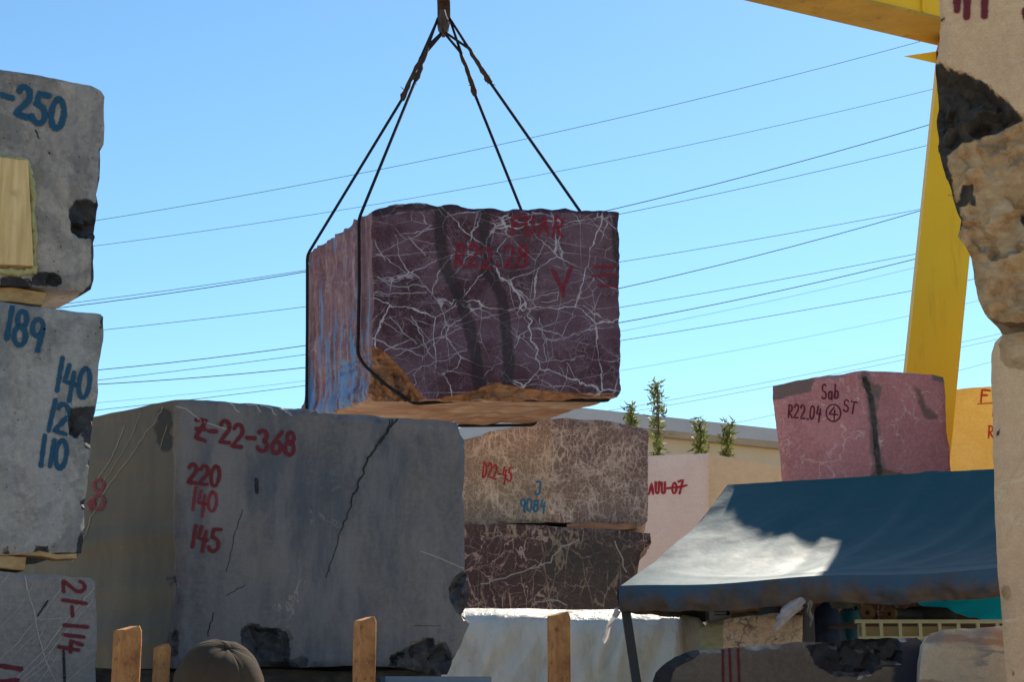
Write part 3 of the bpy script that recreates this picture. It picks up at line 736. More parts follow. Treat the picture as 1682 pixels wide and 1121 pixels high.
# --- big grey block
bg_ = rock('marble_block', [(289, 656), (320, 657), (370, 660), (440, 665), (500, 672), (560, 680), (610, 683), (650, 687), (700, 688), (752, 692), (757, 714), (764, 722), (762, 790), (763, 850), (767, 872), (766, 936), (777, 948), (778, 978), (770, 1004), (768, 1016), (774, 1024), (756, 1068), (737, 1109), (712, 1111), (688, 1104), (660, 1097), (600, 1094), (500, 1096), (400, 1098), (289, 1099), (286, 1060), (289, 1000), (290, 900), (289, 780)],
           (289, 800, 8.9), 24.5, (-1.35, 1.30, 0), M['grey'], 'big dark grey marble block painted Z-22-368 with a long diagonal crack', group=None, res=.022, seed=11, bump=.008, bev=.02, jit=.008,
           feats=[('line', [(646, 688), (634, 716), (606, 752)], 'seam', .015, 2.2), ('line', [(421, 788), (422, 810)], 'seam', .03, 3.2),
                  ('poly', [(395, 1040), (402, 1028), (420, 1027), (430, 1034), (455, 1032), (470, 1036), (478, 1050), (478, 1085), (500, 1078), (508, 1082), (505, 1105), (420, 1105), (400, 1080)], 'chip', .05),
                  ('poly', [(640, 1080), (668, 1064), (690, 1055), (712, 1044), (716, 1060), (730, 1056), (738, 1068), (745, 1080), (760, 1060), (735, 1120), (640, 1120)], 'chip', .06),
                  ('poly', [(738, 965), (745, 950), (760, 938), (785, 942), (790, 990), (768, 1022), (750, 1008), (740, 990)], 'chip', .05),
                  ('poly', [(283, 1040), (292, 1030), (294, 1075), (283, 1080)], 'chip', .03), ('poly', [(284, 940), (292, 945), (290, 965), (284, 962)], 'chip', .02)])
write(bg_, 'Z-22-368', (318, 722), (488, 752), 36, 8.5, M['red_paint'])
write(bg_, '220', (308, 793), (364, 802), 34, 8, M['red_paint'])
write(bg_, '140', (311, 838), (360, 845), 36, 7, M['red_faint'])
write(bg_, '145', (309, 898), (364, 908), 36, 8, M['red_paint'])
for pl_, w_ in (([(652, 690), (640, 706), (622, 728), (606, 754), (592, 790), (580, 812)], 5.0), ([(640, 692), (632, 712), (618, 734)], 3.2), ([(580, 812), (574, 840), (560, 872)], 3.2), ([(560, 872), (552, 900), (541, 930), (535, 950)], 2.2), ([(398, 838), (385, 880), (372, 940)], 1.8), ([(350, 1008), (346, 1026), (340, 1046)], 3.0), ([(680, 1029), (724, 1029)], 1.2), ([(372, 980), (384, 972), (402, 962)], 2.0)):
    strokes(bg_, 'crack', [jag(pl_, w_ * .6, 6)], w_ * .8, M['black_paint'])
strokes(bg_, 'drill_slot', [[(421, 789), (422, 809)]], 8, M['black_paint'])
# scratches and white veins that stand as marks of their own on the stone
strokes(bg_, 'vein', [[(690, 906), (720, 917), (764, 936)]], 2.6, M['vein_white'])
strokes(bg_, 'vein', [[(290, 668), (305, 672), (330, 692), (372, 706)]], 3.2, M['vein_white'])
strokes(bg_, 'vein', [[(566, 998), (576, 1018)], [(660, 992), (673, 1018)], [(398, 990), (408, 1010)], [(310, 720), (300, 712)]], 2.2, M['vein_tan'])
strokes(bg_, 'vein', [jag([(374, 662), (384, 668), (392, 678)], 2, 5), jag([(396, 664), (420, 668), (426, 678)], 2, 5), jag([(428, 667), (446, 672), (452, 683)], 2, 5), jag([(456, 670), (478, 684)], 2, 5)], 3.2, M['vein_white'])
# marks on its left face
for q_ in ([[(268, 668), (258, 690), (240, 712), (218, 748), (196, 776), (170, 812), (150, 850), (140, 880)], [(232, 680), (215, 720), (190, 764), (165, 800)], [(275, 700), (262, 740)], [(205, 700), (180, 760), (160, 790)], [(140, 880), (128, 905), (120, 925)]]): strokes(bg_, 'vein', [jag(q_, 1.6, 8)], random.uniform(1.5, 2.6), M['vein_tan'])
strokes(bg_, 'dark_patch', [jag([(270, 684), (268, 706), (274, 730)], 3, 8)], 30, M['patch_dark'], .002)
strokes(bg_, 'painted_number', [[(151, 838), (146, 828), (152, 822), (158, 830), (150, 838)], arc(163, 798, 8, 9, 0, 360), arc(163, 826, 9, 12, 0, 360)], 7, M['red_faint'])

# bearers under it
for i, t in enumerate((.10, .50, .88)):
    a = bg_.at(286, 1100, t) ; b = bg_.at(752, 1100, t)
    a.z = b.z = (bg_.at(289, 1099).z + 1.62) / 2 - .002
    if i == 0: a -= bg_.u * .35
    plank_on('timber_bearer', a, b, .07, (bg_.at(289, 1099).z - 1.625) / 2, M['wood_dark'], ('dark weathered bearer under the painted face of the big grey block', 'dark weathered bearer under the middle of the big grey block', 'dark weathered bearer under the far edge of the big grey block')[i], group='bearers under the big grey block')

# --- block hanging from the crane
hb = rock('marble_block', [(612, 346), (640, 336), (672, 332), (702, 333), (718, 339), (752, 337), (790, 341), (818, 344), (836, 345), (850, 343), (880, 344), (940, 346), (1000, 347), (1017, 348), (1018, 500), (1019, 640), (1014, 651), (960, 652), (900, 654), (850, 655), (790, 656), (735, 656), (694, 656), (650, 656), (618, 655), (606, 648), (610, 600), (614, 560), (614, 480), (613, 400)],
          (614, 480, 13.0), 5, (-.70, 1.38, .0), M['burgundy'], 'burgundy marble block with white net veins hanging from the crane ropes', res=.026, seed=21, bump=.010, bev=.016, jit=.016, side=.042, sres=.03, aniso=(11, 1.1),
          feats=[('line', [(722, 340), (724, 400), (734, 446), (756, 490), (772, 540), (782, 590), (790, 645)], 'band', .008, 11),
                 ('line', [(796, 345), (796, 400), (802, 446), (824, 484), (832, 540), (836, 590), (832, 640)], 'band', .008, 10),
                 ('poly', [(604, 566), (628, 574), (660, 606), (700, 660), (596, 664)], 'stain_tone', .10),
                 ('poly', [(690, 660), (735, 651), (770, 645), (796, 635), (818, 629), (840, 634), (862, 638), (890, 641), (930, 645), (975, 648), (1014, 650), (1024, 670), (690, 672)], 'stain_tone', .05),
                 ('poly', [(606, 340), (650, 336), (650, 352), (612, 356)], 'band', .02), ('line', [(600, 340), (1020, 346)], 'band', .0, 6),
                 ('poly', [(1006, 350), (1022, 350), (1022, 470), (1012, 440), (1004, 400)], 'band', .01)])
write(hb, 'R22.28', (746, 440), (872, 440), 36, 7, M['red_faint'])
write(hb, 'FUAR', (838, 384), (930, 390), 30, 7, M['red_faint'])
strokes(hb, 'painted_mark', [[(908, 444), (924, 476)], [(938, 440), (924, 476), (925, 486)]], 8, M['red_faint'])
strokes(hb, 'painted_mark', [[(976, 438), (1012, 439)], [(974, 454), (1014, 452)], [(984, 469), (1014, 470)]], 6, M['red_faint'])
VN = [[(650, 585), (700, 565), (756, 540)], [(668, 615), (700, 600), (730, 592), (765, 575)], [(676, 520), (690, 545), (700, 570), (712, 590)], [(640, 520), (660, 545), (684, 566)], [(886, 523), (894, 560), (897, 595)],
                     [(862, 580), (890, 596), (930, 592), (960, 585)], [(868, 510), (920, 500), (975, 485)], [(988, 352), (1000, 368), (1016, 380)], [(866, 494), (890, 486), (918, 480), (914, 492), (890, 498)], [(616, 480), (660, 484), (700, 482)],
                     [(616, 396), (624, 412), (632, 428)], [(672, 390), (684, 406), (698, 420)], [(930, 596), (945, 620)], [(620, 455), (640, 470), (700, 470)]]
for q in VN: strokes(hb, 'vein', [jag(q, 2.2, 7)], random.uniform(1.6, 2.8), M['vein_pink'])

# --- slings, hook and trolley
def rope(pts, rad, name, parent, m=None):
    mb = MB(); mb.tube(pts, rad, 8); return mb.build(name, m or M['rope'], parent, True)
hook_c = P(728, 38, 13.75)
hk = empty('crane_hook', hook_c); tag(hk, 'worn steel crane hook seen edge-on holding the rope slings', 'hook')
mb = MB()     # hook bowl, in the plane of view, seen edge-on: wedge cross-section
prev = None; rows = []
for i in range(29):
    a = R(200 + i * 10.5)    # from back tip round the bottom up to the shank
    rr = .16; c = hook_c + Vector((0, math.cos(a) * rr, .12 + math.sin(a) * rr))
    out = Vector((0, math.cos(a), math.sin(a))); wd = .058 * min(1, .35 + i / 8); th = .05 * min(1, .4 + i / 8)
    rows.append([c - out * th + Vector((-wd, 0, 0)), c - out * th + Vector((wd, 0, 0)), c + out * th * .4 + Vector((wd * .8, 0, 0)), c + out * th * 1.5 + Vector((wd * .18, 0, 0)), c + out * th * 1.5 + Vector((-wd * .18, 0, 0)), c + out * th * .4 + Vector((-wd * .8, 0, 0))])
v = [q for r_ in rows for q in r_]; k = 6
f = [(i * k + j, i * k + (j + 1) % k, (i + 1) * k + (j + 1) % k, (i + 1) * k + j) for i in range(28) for j in range(k)] + [tuple(range(k))[::-1], tuple(28 * k + j for j in range(k))]
mb.add(v, f); mb.build('bowl', M['hook'], hk, True, 40)
top = rows[-1][0] * .5 + rows[-1][3] * .5
mb = MB(); mb.tube([hook_c + Vector((0, .02, .22)), hook_c + Vector((0, 0, .34)), hook_c + Vector((0, 0, .62))], [.055, .058, .058], 14); mb.build('shank', M['hook'], hk, True, 40)
mb = MB(); mb.obox(hook_c + Vector((0, 0, .82)), (.17, 0, 0), (0, .12, 0), (0, 0, .22)); mb.build('pulley_block', M['crane'], hk)
# yellow gantry
GD = Vector((-4.75, -2.5, 0)).normalized(); GN = Vector((.466, -.885, 0))
A0 = P(1540, 72, 16.25); zb = A0.z
gan = empty('gantry_crane', (A0.x, A0.y, 0)); tag(gan, 'yellow gantry crane with a leaning box leg and a long girder', 'crane')
bw = .25
def gpt(s, side_, z): return Vector((A0.x, A0.y, 0)) + GN * bw - GD * 3 * 0 + GD * s + GN * side_ + Vector((0, 0, z))
mb = MB(); mb.obox(gpt(8.5, 0, zb + .52), GD * 11.5, GN * bw, (0, 0, .5)); mb.build('girder', M['crane'], gan)
mb = MB(); mb.obox(gpt(8.5, 0, zb + .008), GD * 11.48, GN * (bw + .02), (0, 0, .014)); mb.build('bottom_flange', M['crane_shaded'], gan)
for s in (.65, 2.2, 3.8, 5.4):
    mb = MB(); mb.obox(gpt(s, bw + .012, zb + .52), GD * .012, GN * .014, (0, 0, .49)); mb.build('stiffener', M['crane'], gan)
def taper(a, b, wa, wb, da, db, m, name, parent, ry):
    ux = Vector((math.cos(ry), math.sin(ry), 0)); uy = Vector((-math.sin(ry), math.cos(ry), 0))
    v = [Vector(p) + ux * sx * w_ + uy * sy * d_ for p, w_, d_ in ((a, wa, da), (b, wb, db)) for sx, sy in ((-1, -1), (1, -1), (1, 1), (-1, 1))]
    f = [(0, 1, 5, 4), (1, 2, 6, 5), (2, 3, 7, 6), (3, 0, 4, 7), (4, 5, 6, 7), (3, 2, 1, 0)]
    return link(name, v, f, m, parent)
lt = P(1582, 78, 16.1); lb = P(1444, 1395, 16.1); lb.z = 0
taper(lb, lt, .25, .25, .22, .22, M['crane'], 'leg', gan, R(-8))
shade_leg = P(1900, 1395, 16.5); shade_leg.z = 0; taper(shade_leg, lt + Vector((.10, .1, 0)), .31, .27, .22, .22, M['crane'], 'leg', gan, R(-8))  # second leg added, hidden from view, to widen the shadow on the canopy
mb = MB(); c = P(1500, 94, 16.0); mb.add([P(1484, 92, 16.0), P(1538, 84, 16.0), P(1538, 104, 16.0), P(1484, 92, 16.3), P(1538, 84, 16.3), P(1538, 104, 16.3)], [(0, 2, 1), (3, 4, 5), (0, 1, 4, 3), (1, 2, 5, 4), (2, 0, 3, 5)])
mb.build('gusset', M['crane'], gan)
mb = MB(); mb.obox(P(1580, 76, 16.1), (.24, -.03, 0), (.03, .22, 0), (0, 0, .03)); mb.build('joint_plate', M['rust'], gan)
# far leg of the gantry, out of frame on the left
e = gpt(18.6, 0, zb); taper(Vector((e.x - .7, e.y, 0)), e, .25, .25, .22, .22, M['crane'], 'leg', gan, R(14))
tr = gpt(5.0, 0, zb - .14); tq = empty('hoist_trolley', (hook_c.x, hook_c.y, zb - .3)); tag(tq, 'yellow hoist trolley under the crane girder above the hook', 'hoist')
mb = MB(); mb.obox(Vector((hook_c.x, hook_c.y, zb - .16)), GD * .35, GN * .25, (0, 0, .13)); mb.build('carriage', M['crane'], tq)
for s in (-.08, .08): rope([hook_c + Vector((s, 0, 1.0)), Vector((hook_c.x + s, hook_c.y, zb - .25))], .012, 'hoist_rope', tq)

def sling(name, label, wrap, ltop, rtop, lsp, rsp, ehk, thk):
    """One wire rope sling: down the left side, under the block and up the right side, an eye with a splice at each end."""
    o = empty(name, wrap[len(wrap) // 2]); tag(o, label, 'sling', 'rope slings of the hanging block')
    body = [lsp] + wrap + [rsp]
    # round off the corners of the path
    pts = []
    for i, p in enumerate(body):
        if 0 < i < len(body) - 1:
            a = body[i - 1]; b = body[i + 1]
            la = min(.04, (a - p).length * .3); lb_ = min(.04, (b - p).length * .3)
            pa = p + (a - p).normalized() * la; pb = p + (b - p).normalized() * lb_
            pts += [pa, (pa + pb + p * 2) / 4, pb]
        else: pts.append(p)
    rope(pts, .0135, 'rope', o)
    for sp_, ttop in ((lsp, ehk[0]), (rsp, ehk[1])):
        d = (ttop[0] - sp_).normalized(); ln = .36
        q = sp_ + d * ln
        pts = [sp_ - d * .03 + d * (ln + .06) * i / 9 for i in range(10)]
        rr_ = [.017, .030, .021, .024, .018, .021, .017, .019, .016, .014]
        mb = MB(); mb.tube([p + Vector((random.uniform(-.006, .006), random.uniform(-.006, .006), 0)) for p in pts], rr_, 9); s_ = mb.build('splice', M['splice'], o, True)
        mb = MB()
        for k in range(7):
            a = pts[random.choice((0, 1, 1, 2))]; mb.tube([a, a + Vector((random.uniform(-.05, .05), random.uniform(-.05, .05), random.uniform(-.04, .03)))], [.006, .002], 5)
        tag(mb.build('frayed_end', M['splice'], s_), kind='stuff')
        e0 = q
        pts = [e0]
        for tp in ttop: pts.append(tp)
        pts.append(e0 + d * .01)
        rope(pts, .0125, 'eye', o)
H = lambda px, py, dd=0: P(px, py, 13.75 + dd)
eye_l = [H(719, 30, -.05), H(727, 52, 0.0)]; eye_r = [H(739, 30, -.05), H(730, 52, .0)]
wr = [hb.at(608, 352, .10) - hb.u * .035, hb.at(610, 460, .11) - hb.u * .035, hb.at(610, 575, .13) - hb.u * .035, hb.at(612, 596, .08) - hb.u * .02, hb.at(640, 628, .02) - Vector((.02, .03, .02)), hb.at(690, 653, .08) - Vector((0, 0, .035)), hb.at(800, 646, .09) - Vector((0, 0, .03)), hb.at(1012, 650, .08) - Vector((-.0, 0, .025)),
      hb.at(1019, 640, .13) + hb.u * .03, hb.at(1018, 346, .36) + hb.u * .025 + Vector((0, 0, .02))]
sling('rope_sling', 'wire rope sling round the hanging block under its painted face', wr, None, None, H(684, 128, -.25), H(803, 132, -.15), ([eye_l[0], eye_l[1]], [eye_r[0], eye_r[1]]), .02)
wr2 = [hb.at(612, 352, .93) - hb.u * .04, hb.at(614, 480, .93) - hb.u * .045, hb.at(613, 640, .93) - hb.u * .04 - Vector((0, 0, .03)), hb.at(800, 652, .93) - Vector((0, 0, .035)), hb.at(1016, 650, .95) - Vector((0, 0, .03)), hb.at(1019, 640, .97) + hb.u * .03, hb.at(1018, 346, .985) + hb.u * .03 + Vector((0, 0, .02))]
sling('rope_sling', 'wire rope sling round the far end of the hanging block', wr2, None, None, H(662, 160, .2), H(779, 152, .25), ([H(718, 34, .03), H(727, 54, .05)], [H(740, 34, .03), H(730, 54, .05)]), .02)

# --- middle stack behind
br_ = rock('marble_block', [(690, 740), (765, 716), (800, 703), (850, 695), (900, 690), (930, 686), (985, 687), (1030, 692), (1056, 696), (1068, 702), (1068, 780), (1067, 852), (1058, 860), (980, 859), (900, 858), (690, 858)],
           (903, 780, 15.0), 0, (.05, 1.4, 0), M['net_brown'], 'brown marble block with a pale vein net numbered D22-45, upper of its stack', res=.032, seed=31, fold=(903, 24, 14), bump=.008, bev=.02,
           feats=[('poly', [(690, 700), (905, 680), (905, 870), (690, 870)], 'stain_tone', 0, .2)])
bd_ = rock('marble_block', [(690, 862), (860, 862), (960, 868), (1030, 873), (1068, 877), (1070, 892), (1052, 910), (1046, 960), (1044, 1010), (1046, 1400), (690, 1400)],
           (900, 930, 14.95), 4, (.05, 1.4, 0), M['net_dark'], 'dark green and red veined marble block under the brown D22-45 block', res=.032, seed=32, bump=.012, bev=.025,
           feats=[('poly', [(900, 870), (1060, 870), (1060, 1010), (910, 1010), (880, 960)], 'stain_tone', 0, .3)])
write(br_, 'D22-45', (792, 784), (842, 793), 25, 3.6, M['red_bright'])
write(br_, 'J', (878, 812), (894, 812), 20, 4.5, M['blue_bright'])
write(br_, '9084', (855, 841), (898, 841), 20, 3.8, M['blue_bright'])
for q in ([[(870, 935), (905, 926), (915, 905), (950, 885)], [(790, 960), (850, 945), (880, 930)], [(880, 990), (905, 985), (930, 995)], [(1010, 890), (1030, 940)]]): strokes(bd_, 'vein', [jag(q, 3, 9)], 2.6, M['vein_white'])
plank_on('timber_spacer', br_.at(1046, 866, .06), br_.at(930, 864, .06), .06, .030, M['wood_red'], 'timber spacer with a sunlit end between the D22-45 block and the dark veined block', group=g_)
plank_on('timber_spacer', br_.at(1040, 866, .8), br_.at(820, 864, .8), .06, .030, M['wood_dark'], 'dark timber spacer at the far side under the D22-45 block', group=g_)
plank_on('timber_spacer', br_.at(900, 863, .12), br_.at(815, 861, .12), .05, .012, M['wood_dark'], 'thin dark lath under the painted corner of the D22-45 block', group=g_)

bp_ = rock('stone_block', [(1020, 748), (1090, 746), (1165, 745), (1225, 748), (1285, 752), (1340, 756), (1340, 1362), (1020, 1362)],
           (1163, 800, 18.5), 0, (.3, 1.5, 0), M['pale_pink'], 'smooth pale pink stone block with red sprayed writing behind the blue canopy', res=.05, seed=33, fold=(1163, 12, 38), bump=.004, jit=.004,
           feats=[('poly', [(1164, 730), (1350, 730), (1350, 1370), (1164, 1370)], 'stain_tone', 0)])  # right face, its other lighting painted in as beige
write(bp_, 'AUU-07', (1066, 812), (1124, 810), 19, 5, M['red_bright'])
strokes(bp_, 'painted_line', [[(1104, 802), (1128, 798)]], 4, M['red_bright'])

pk_ = rock('marble_block', [(1276, 627), (1310, 621), (1360, 614), (1405, 610), (1440, 609), (1480, 609), (1540, 610), (1558, 613), (1561, 650), (1564, 700), (1568, 740), (1572, 790), (1575, 905), (1303, 905), (1292, 790), (1286, 720), (1279, 670)],
           (1430, 690, 14.0), 0, (.15, 1.1, 0), M['pink'], 'dusty pink marble block numbered R22.04 above the blue canopy', res=.028, seed=34, fold=(1424, 16, 12, -.06), bump=.008, bev=.018, jit=.008,
           feats=[('line', [(1420, 622), (1428, 640), (1434, 670), (1437, 700), (1440, 740), (1446, 775)], 'chip', .03, 5.0, .05), ('line', [(1420, 618), (1428, 640), (1434, 670), (1437, 700), (1440, 740), (1446, 775)], 'band', .008, 9, .06),
                  ('poly', [(1412, 625), (1452, 632), (1445, 655), (1424, 650)], 'band', .02), ('poly', [(1270, 622), (1342, 615), (1336, 640), (1300, 646), (1270, 654)], 'band', .012),
                  ('poly', [(1425, 785), (1445, 768), (1490, 778), (1500, 800), (1420, 800)], 'stain_tone', .012), ('poly', [(1505, 630), (1518, 636), (1530, 666), (1550, 676), (1548, 688), (1524, 686), (1512, 662)], 'stain_tone', .006, .09), ('poly', [(1535, 608), (1562, 608), (1562, 624), (1538, 620)], 'band', .012)])
write(pk_, 'R22.04', (1294, 686), (1350, 692), 22, 3.6, M['red_paint'])
write(pk_, 'Sab', (1350, 656), (1380, 656), 24, 3.6, M['red_paint'])
strokes(pk_, 'painted_mark', [arc(1369, 679, 12, 14, 0, 360, 20), [(1370, 669), (1362, 681), (1376, 682)], [(1371, 674), (1370, 690)]], 3.4, M['red_paint'])
write(pk_, 'ST', (1384, 676), (1408, 682), 19, 3.4, M['red_paint'])
sup = rock('marble_block', [(1310, 912), (1590, 908), (1585, 1440), (1310, 1440)], (1430, 1000, 14.1), 0, (.1, 1.0, 0), M['net_dark'], 'dark marble block in the shade of the canopy, carrying the pink R22.04 block', res=.06, seed=35)

yl_ = rock('stone_block', [(1530, 644), (1567, 640), (1600, 637), (1632, 635), (1760, 630), (1760, 1390), (1530, 1390)], (1600, 700, 17.6), 4, (.4, 1.3, 0), M['yellow_stone'],
           'honey yellow stone block with red writing beside the leg of the crane', res=.05, seed=36, bump=.006)
write(yl_, 'Fi', (1609, 660), (1640, 660), 20, 4, M['red_bright'])
strokes(yl_, 'painted_line', [[(1606, 664), (1640, 662)]], 2.4, M['red_bright'])
write(yl_, 'N', (1630, 684), (1642, 684), 15, 3, M['red_bright'])
write(yl_, 'R2', (1622, 720), (1646, 720), 18, 3.6, M['red_bright'])

# --- right stack
rt_ = rock('stone_block', [(1545, -330), (1543, 0), (1546, 40), (1543, 86), (1536, 102), (1534, 130), (1537, 180), (1542, 240), (1548, 268), (1558, 300), (1566, 340), (1575, 356), (1570, 384), (1582, 400), (1592, 420), (1598, 440), (1601, 478), (1612, 500), (1622, 517), (1640, 523), (1700, 526), (1900, 520), (2250, 500), (2250, -420)],
           (1545, 260, 6.0), -16, (.55, 1.2, 0), M['cream'], 'cream stone block with a broken black and brown rough corner, upper of its stack', res=.02, seed=41, bump=.005, jit=.012, bev=.014,
           feats=[('poly', [(1525, 96), (1556, 108), (1585, 122), (1620, 140), (1650, 165), (1684, 192), (1760, 236), (1850, 250), (1960, 300), (2080, 310), (2300, 372), (2300, 560), (1500, 540)], 'rough2', .06),
                  ('poly', [(1525, 96), (1545, 100), (1556, 110), (1585, 118), (1620, 138), (1650, 162), (1684, 195), (1650, 205), (1610, 218), (1580, 232), (1556, 248), (1545, 262), (1525, 270)], 'chip', .05),
                  ('poly', [(1540, 250), (1556, 262), (1566, 296), (1572, 330), (1582, 355), (1572, 390), (1560, 380), (1530, 300)], 'chip', .03),
                  ('poly', [(1582, 300), (1600, 298), (1596, 325), (1584, 338), (1572, 334)], 'chip', .03), ('poly', [(1592, 326), (1606, 322), (1604, 334), (1594, 336)], 'chip', .02),
                  ('poly', [(1672, 350), (1684, 340), (1700, 360), (1690, 378)], 'chip', .02), ('poly', [(1596, 420), (1606, 424), (1604, 444), (1598, 450)], 'chip', .02),
                  ('poly', [(1545, 28), (1551, 28), (1551, 36), (1545, 36)], 'chip', .01)])
strokes(rt_, 'painted_mark', [[(1573, -60), (1572, 16)], [(1590, -60), (1588, 27)], [(1619, -60), (1617, 26)], [(1684, 18), (1688, 34)]], 15, M['red_paint'])
strokes(rt_, 'vein', [jag([(1634, 125), (1660, 110), (1700, 92)], .8), jag([(1560, 40), (1575, 28)], .6)], 2.2, M['vein_cream'])
rb_ = rock('stone_block', [(1628, 580), (1634, 562), (1646, 550), (1682, 545), (1760, 540), (2200, 520), (2200, 1840), (1672, 1800), (1655, 1121), (1649, 1050), (1643, 985), (1638, 920), (1635, 850), (1633, 770), (1630, 660)],
           (1632, 760, 6.0), -16, (.5, 1.2, 0), M['cream'], 'tall cream pink stone block with thin diagonal veins, lower of its stack', res=.024, seed=42, bump=.004, jit=.006,
           feats=[('poly', [(1640, 566), (1650, 548), (1740, 536), (1752, 566), (1722, 590), (1690, 612), (1655, 605), (1642, 590)], 'rough2', .012),
                  ('poly', [(1646, 962), (1656, 960), (1660, 975), (1654, 990), (1646, 980)], 'rough2', .012), ('line', [(1640, 700), (1640, 728)], 'chip', .008, 3),
                  ('line', [(1654, 1056), (1650, 1072)], 'seam', .004, 2), ('line', [(1664, 1095), (1666, 1108)], 'seam', .006, 3.5)])
strokes(rb_, 'vein', [[(1640, 830), (1655, 800), (1676, 760), (1700, 715)], [(1648, 900), (1670, 850), (1690, 825)], [(1652, 1085), (1668, 1098), (1690, 1070)]], 2.0, M['vein_cream'])
plank_on('timber_spacer', rb_.at(1705, 533, .2), rb_.at(2150, 512, .2), .08, .022, M['wood'], 'timber spacer between the two cream blocks of their stack', group=g_)

# --- low stones in front of the canopy
ds_ = rock('marble_slab', [(1070, 1130), (1080, 1108), (1092, 1094), (1110, 1080), (1135, 1070), (1180, 1067), (1250, 1063), (1320, 1058), (1370, 1053), (1400, 1050), (1460, 1049), (1508, 1047), (1518, 1056), (1517, 1640), (1070, 1640)],
           (1300, 1090, 8.2), 3, (.2, .9, 0), M['dark_slab'], 'dark taupe marble slab with a black broken patch and red stripes below the canopy', cat='stone slab', res=.02, seed=51, jit=.012, bev=.02,
           feats=[('poly', [(1322, 1060), (1410, 1048), (1480, 1046), (1480, 1092), (1450, 1096), (1430, 1110), (1400, 1113), (1370, 1112), (1340, 1095)], 'chip', .04),
                  ('poly', [(1060, 1140), (1076, 1100), (1110, 1076), (1150, 1066), (1150, 1076), (1110, 1098), (1095, 1140)], 'chip', .03), ('poly', [(1466, 1040), (1525, 1040), (1525, 1700), (1472, 1700)], 'band', 0)])
strokes(ds_, 'painted_stripe', [[(1187, 1066), (1188, 1150)], [(1198, 1066), (1201, 1150)], [(1212, 1064), (1215, 1150)]], 5.5, M['red_paint'])
vc_ = rock('marble_block', [(1510, 1130), (1514, 1080), (1518, 1058), (1530, 1042), (1552, 1034), (1620, 1031), (1720, 1028), (1820, 1030), (1820, 1700), (1505, 1700)],
           (1600, 1080, 7.4), -4, (.2, .9, 0), M['veined_cream'], 'cream marble block with bluish diagonal veins beside the dark slab', res=.022, seed=52, bev=.02)

# --- unseen stack added behind the right stack to shade the far canopy
hs_ = rock('stone_block', [(1655, 560), (2080, 548), (2080, 1430), (1655, 1430)], (1800, 800, 13.3), 0, (.75, 1.6, 0), M['cream'], 'tall cream stone block added unseen behind the right-hand stack to shade the canopy', res=.08, seed=61)
hs2 = rock('stone_block', [(1652, 330), (2060, 318), (2060, 552), (1652, 556)], (1800, 450, 13.3), 0, (.75, 1.6, 0), M['pale_pink'], 'pale stone block added unseen on the tall cream block to shade the canopy', res=.08, seed=62)

# --- row of pale blocks added unseen behind the camera to bounce warm sunlight
for i in range(6):
    x = -8.2 + i * 3.1; y = -4.6 - .5 * math.sin(i * 2.1); hgt = (3.0, 3.6, 2.8, 3.4, 3.1, 2.7)[i]
    o = rough_box('stone_block', (x, y, hgt / 2 - .03), (1.42, .05 * math.sin(i * 3), 0), (0, .8, 0), (0, 0, hgt / 2), M[('yellow_stone', 'cream', 'cream', 'yellow_stone', 'cream', 'yellow_stone')[i]], amp=.03, n=10)
    tag(o, ('low yellow', 'tallest cream', 'low cream', 'tall yellow', 'cream', 'lowest yellow')[i] + ' stone block in the unseen row added to bounce sunlight', 'stone block', 'added unseen blocks bouncing sunlight')

# ================================================================== WHITE PLASTIC SHEET OVER A BLOCK
def sheet(name, x0, x1, y0, y1, ztop, drop, label, seed=0):
    cx, cy = (x0 + x1) / 2, (y0 + y1) / 2; hx, hy = (x1 - x0) / 2, (y1 - y0) / 2
    nu, nt, ns = 260, 10, 30
    def peri(s):
        per = 4 * (hx + hy); d = s * per; r_ = .0
        for (ax, ay, dx, dy, L, nx, ny) in ((-hx, -hy, 1, 0, 2 * hx, 0, -1), (hx, -hy, 0, 1, 2 * hy, 1, 0), (hx, hy, -1, 0, 2 * hx, 0, 1), (-hx, hy, 0, -1, 2 * hy, -1, 0)):
            if d <= L: return ax + dx * d, ay + dy * d, nx, ny, min(d, L - d)
            d -= L
        return -hx, -hy, 0, -1, 0
    v = []; f = []
    for j in range(nt + ns + 1):
        for i in range(nu):
            px, py, nx, ny, cd = peri(i / nu)
            if j <= nt:
                t = j / nt; x, y = cx + px * t, cy + py * t
                z = ztop + .012 * fr((x * 3 + seed, y * 3, 0)) - .07 * max(0, (t - .55) / .45) ** 1.6 - .03 * max(0, math.sin(x * 2.1)) * (t ** 2)
            else:
                t = (j - nt) / ns
                cn = math.exp(-cd / .1)
                fold = abs(fr((px * 3.4 + seed + t * 1.2, py * 3.4, t * .9), .8, 2.1, 3)) * .34 * t ** .5 + .035 * fr((px * 9 + t * 5, py * 9, t * 6 + seed)) * min(1, t * 5)
                o_ = .02 + fold + .10 * t + cn * .04 * t
                dx_, dy_ = nx, ny
                if cd < .05:
                    dx_, dy_ = (px / hx * .7, py / hy * .7)
                x, y = cx + px + dx_ * o_, cy + py + dy_ * o_
                z = ztop - .075 - t * drop - .03 * max(0, math.sin(x * 2.1)) * (1 - t) + .05 * fr((px * 3, py * 3, seed)) * t
            v.append((x, y, z))
    for j in range(nt + ns):
        for i in range(nu):
            a, b = j * nu + i, j * nu + (i + 1) % nu
            f.append((a, b, b + nu, a + nu)[::-1])
    o = link(name, v, f, M['sheet'], smooth=True); return tag(o, label, 'plastic sheet')
zs = P(900, 1001, 12.6).z
wrapped = MB(); wrapped.box(-.84, 1.33, 12.36, 13.5, -.02, zs - .14)
tag(wrapped.build('stone_block', M['pale_pink']), 'stone block wrapped under the white plastic sheet', 'stone block')
sheet('plastic_sheet', -.88, 1.38, 12.3, 13.55, zs, 1.5, 'white plastic sheet draped over a block beside the canopy pole', 3)

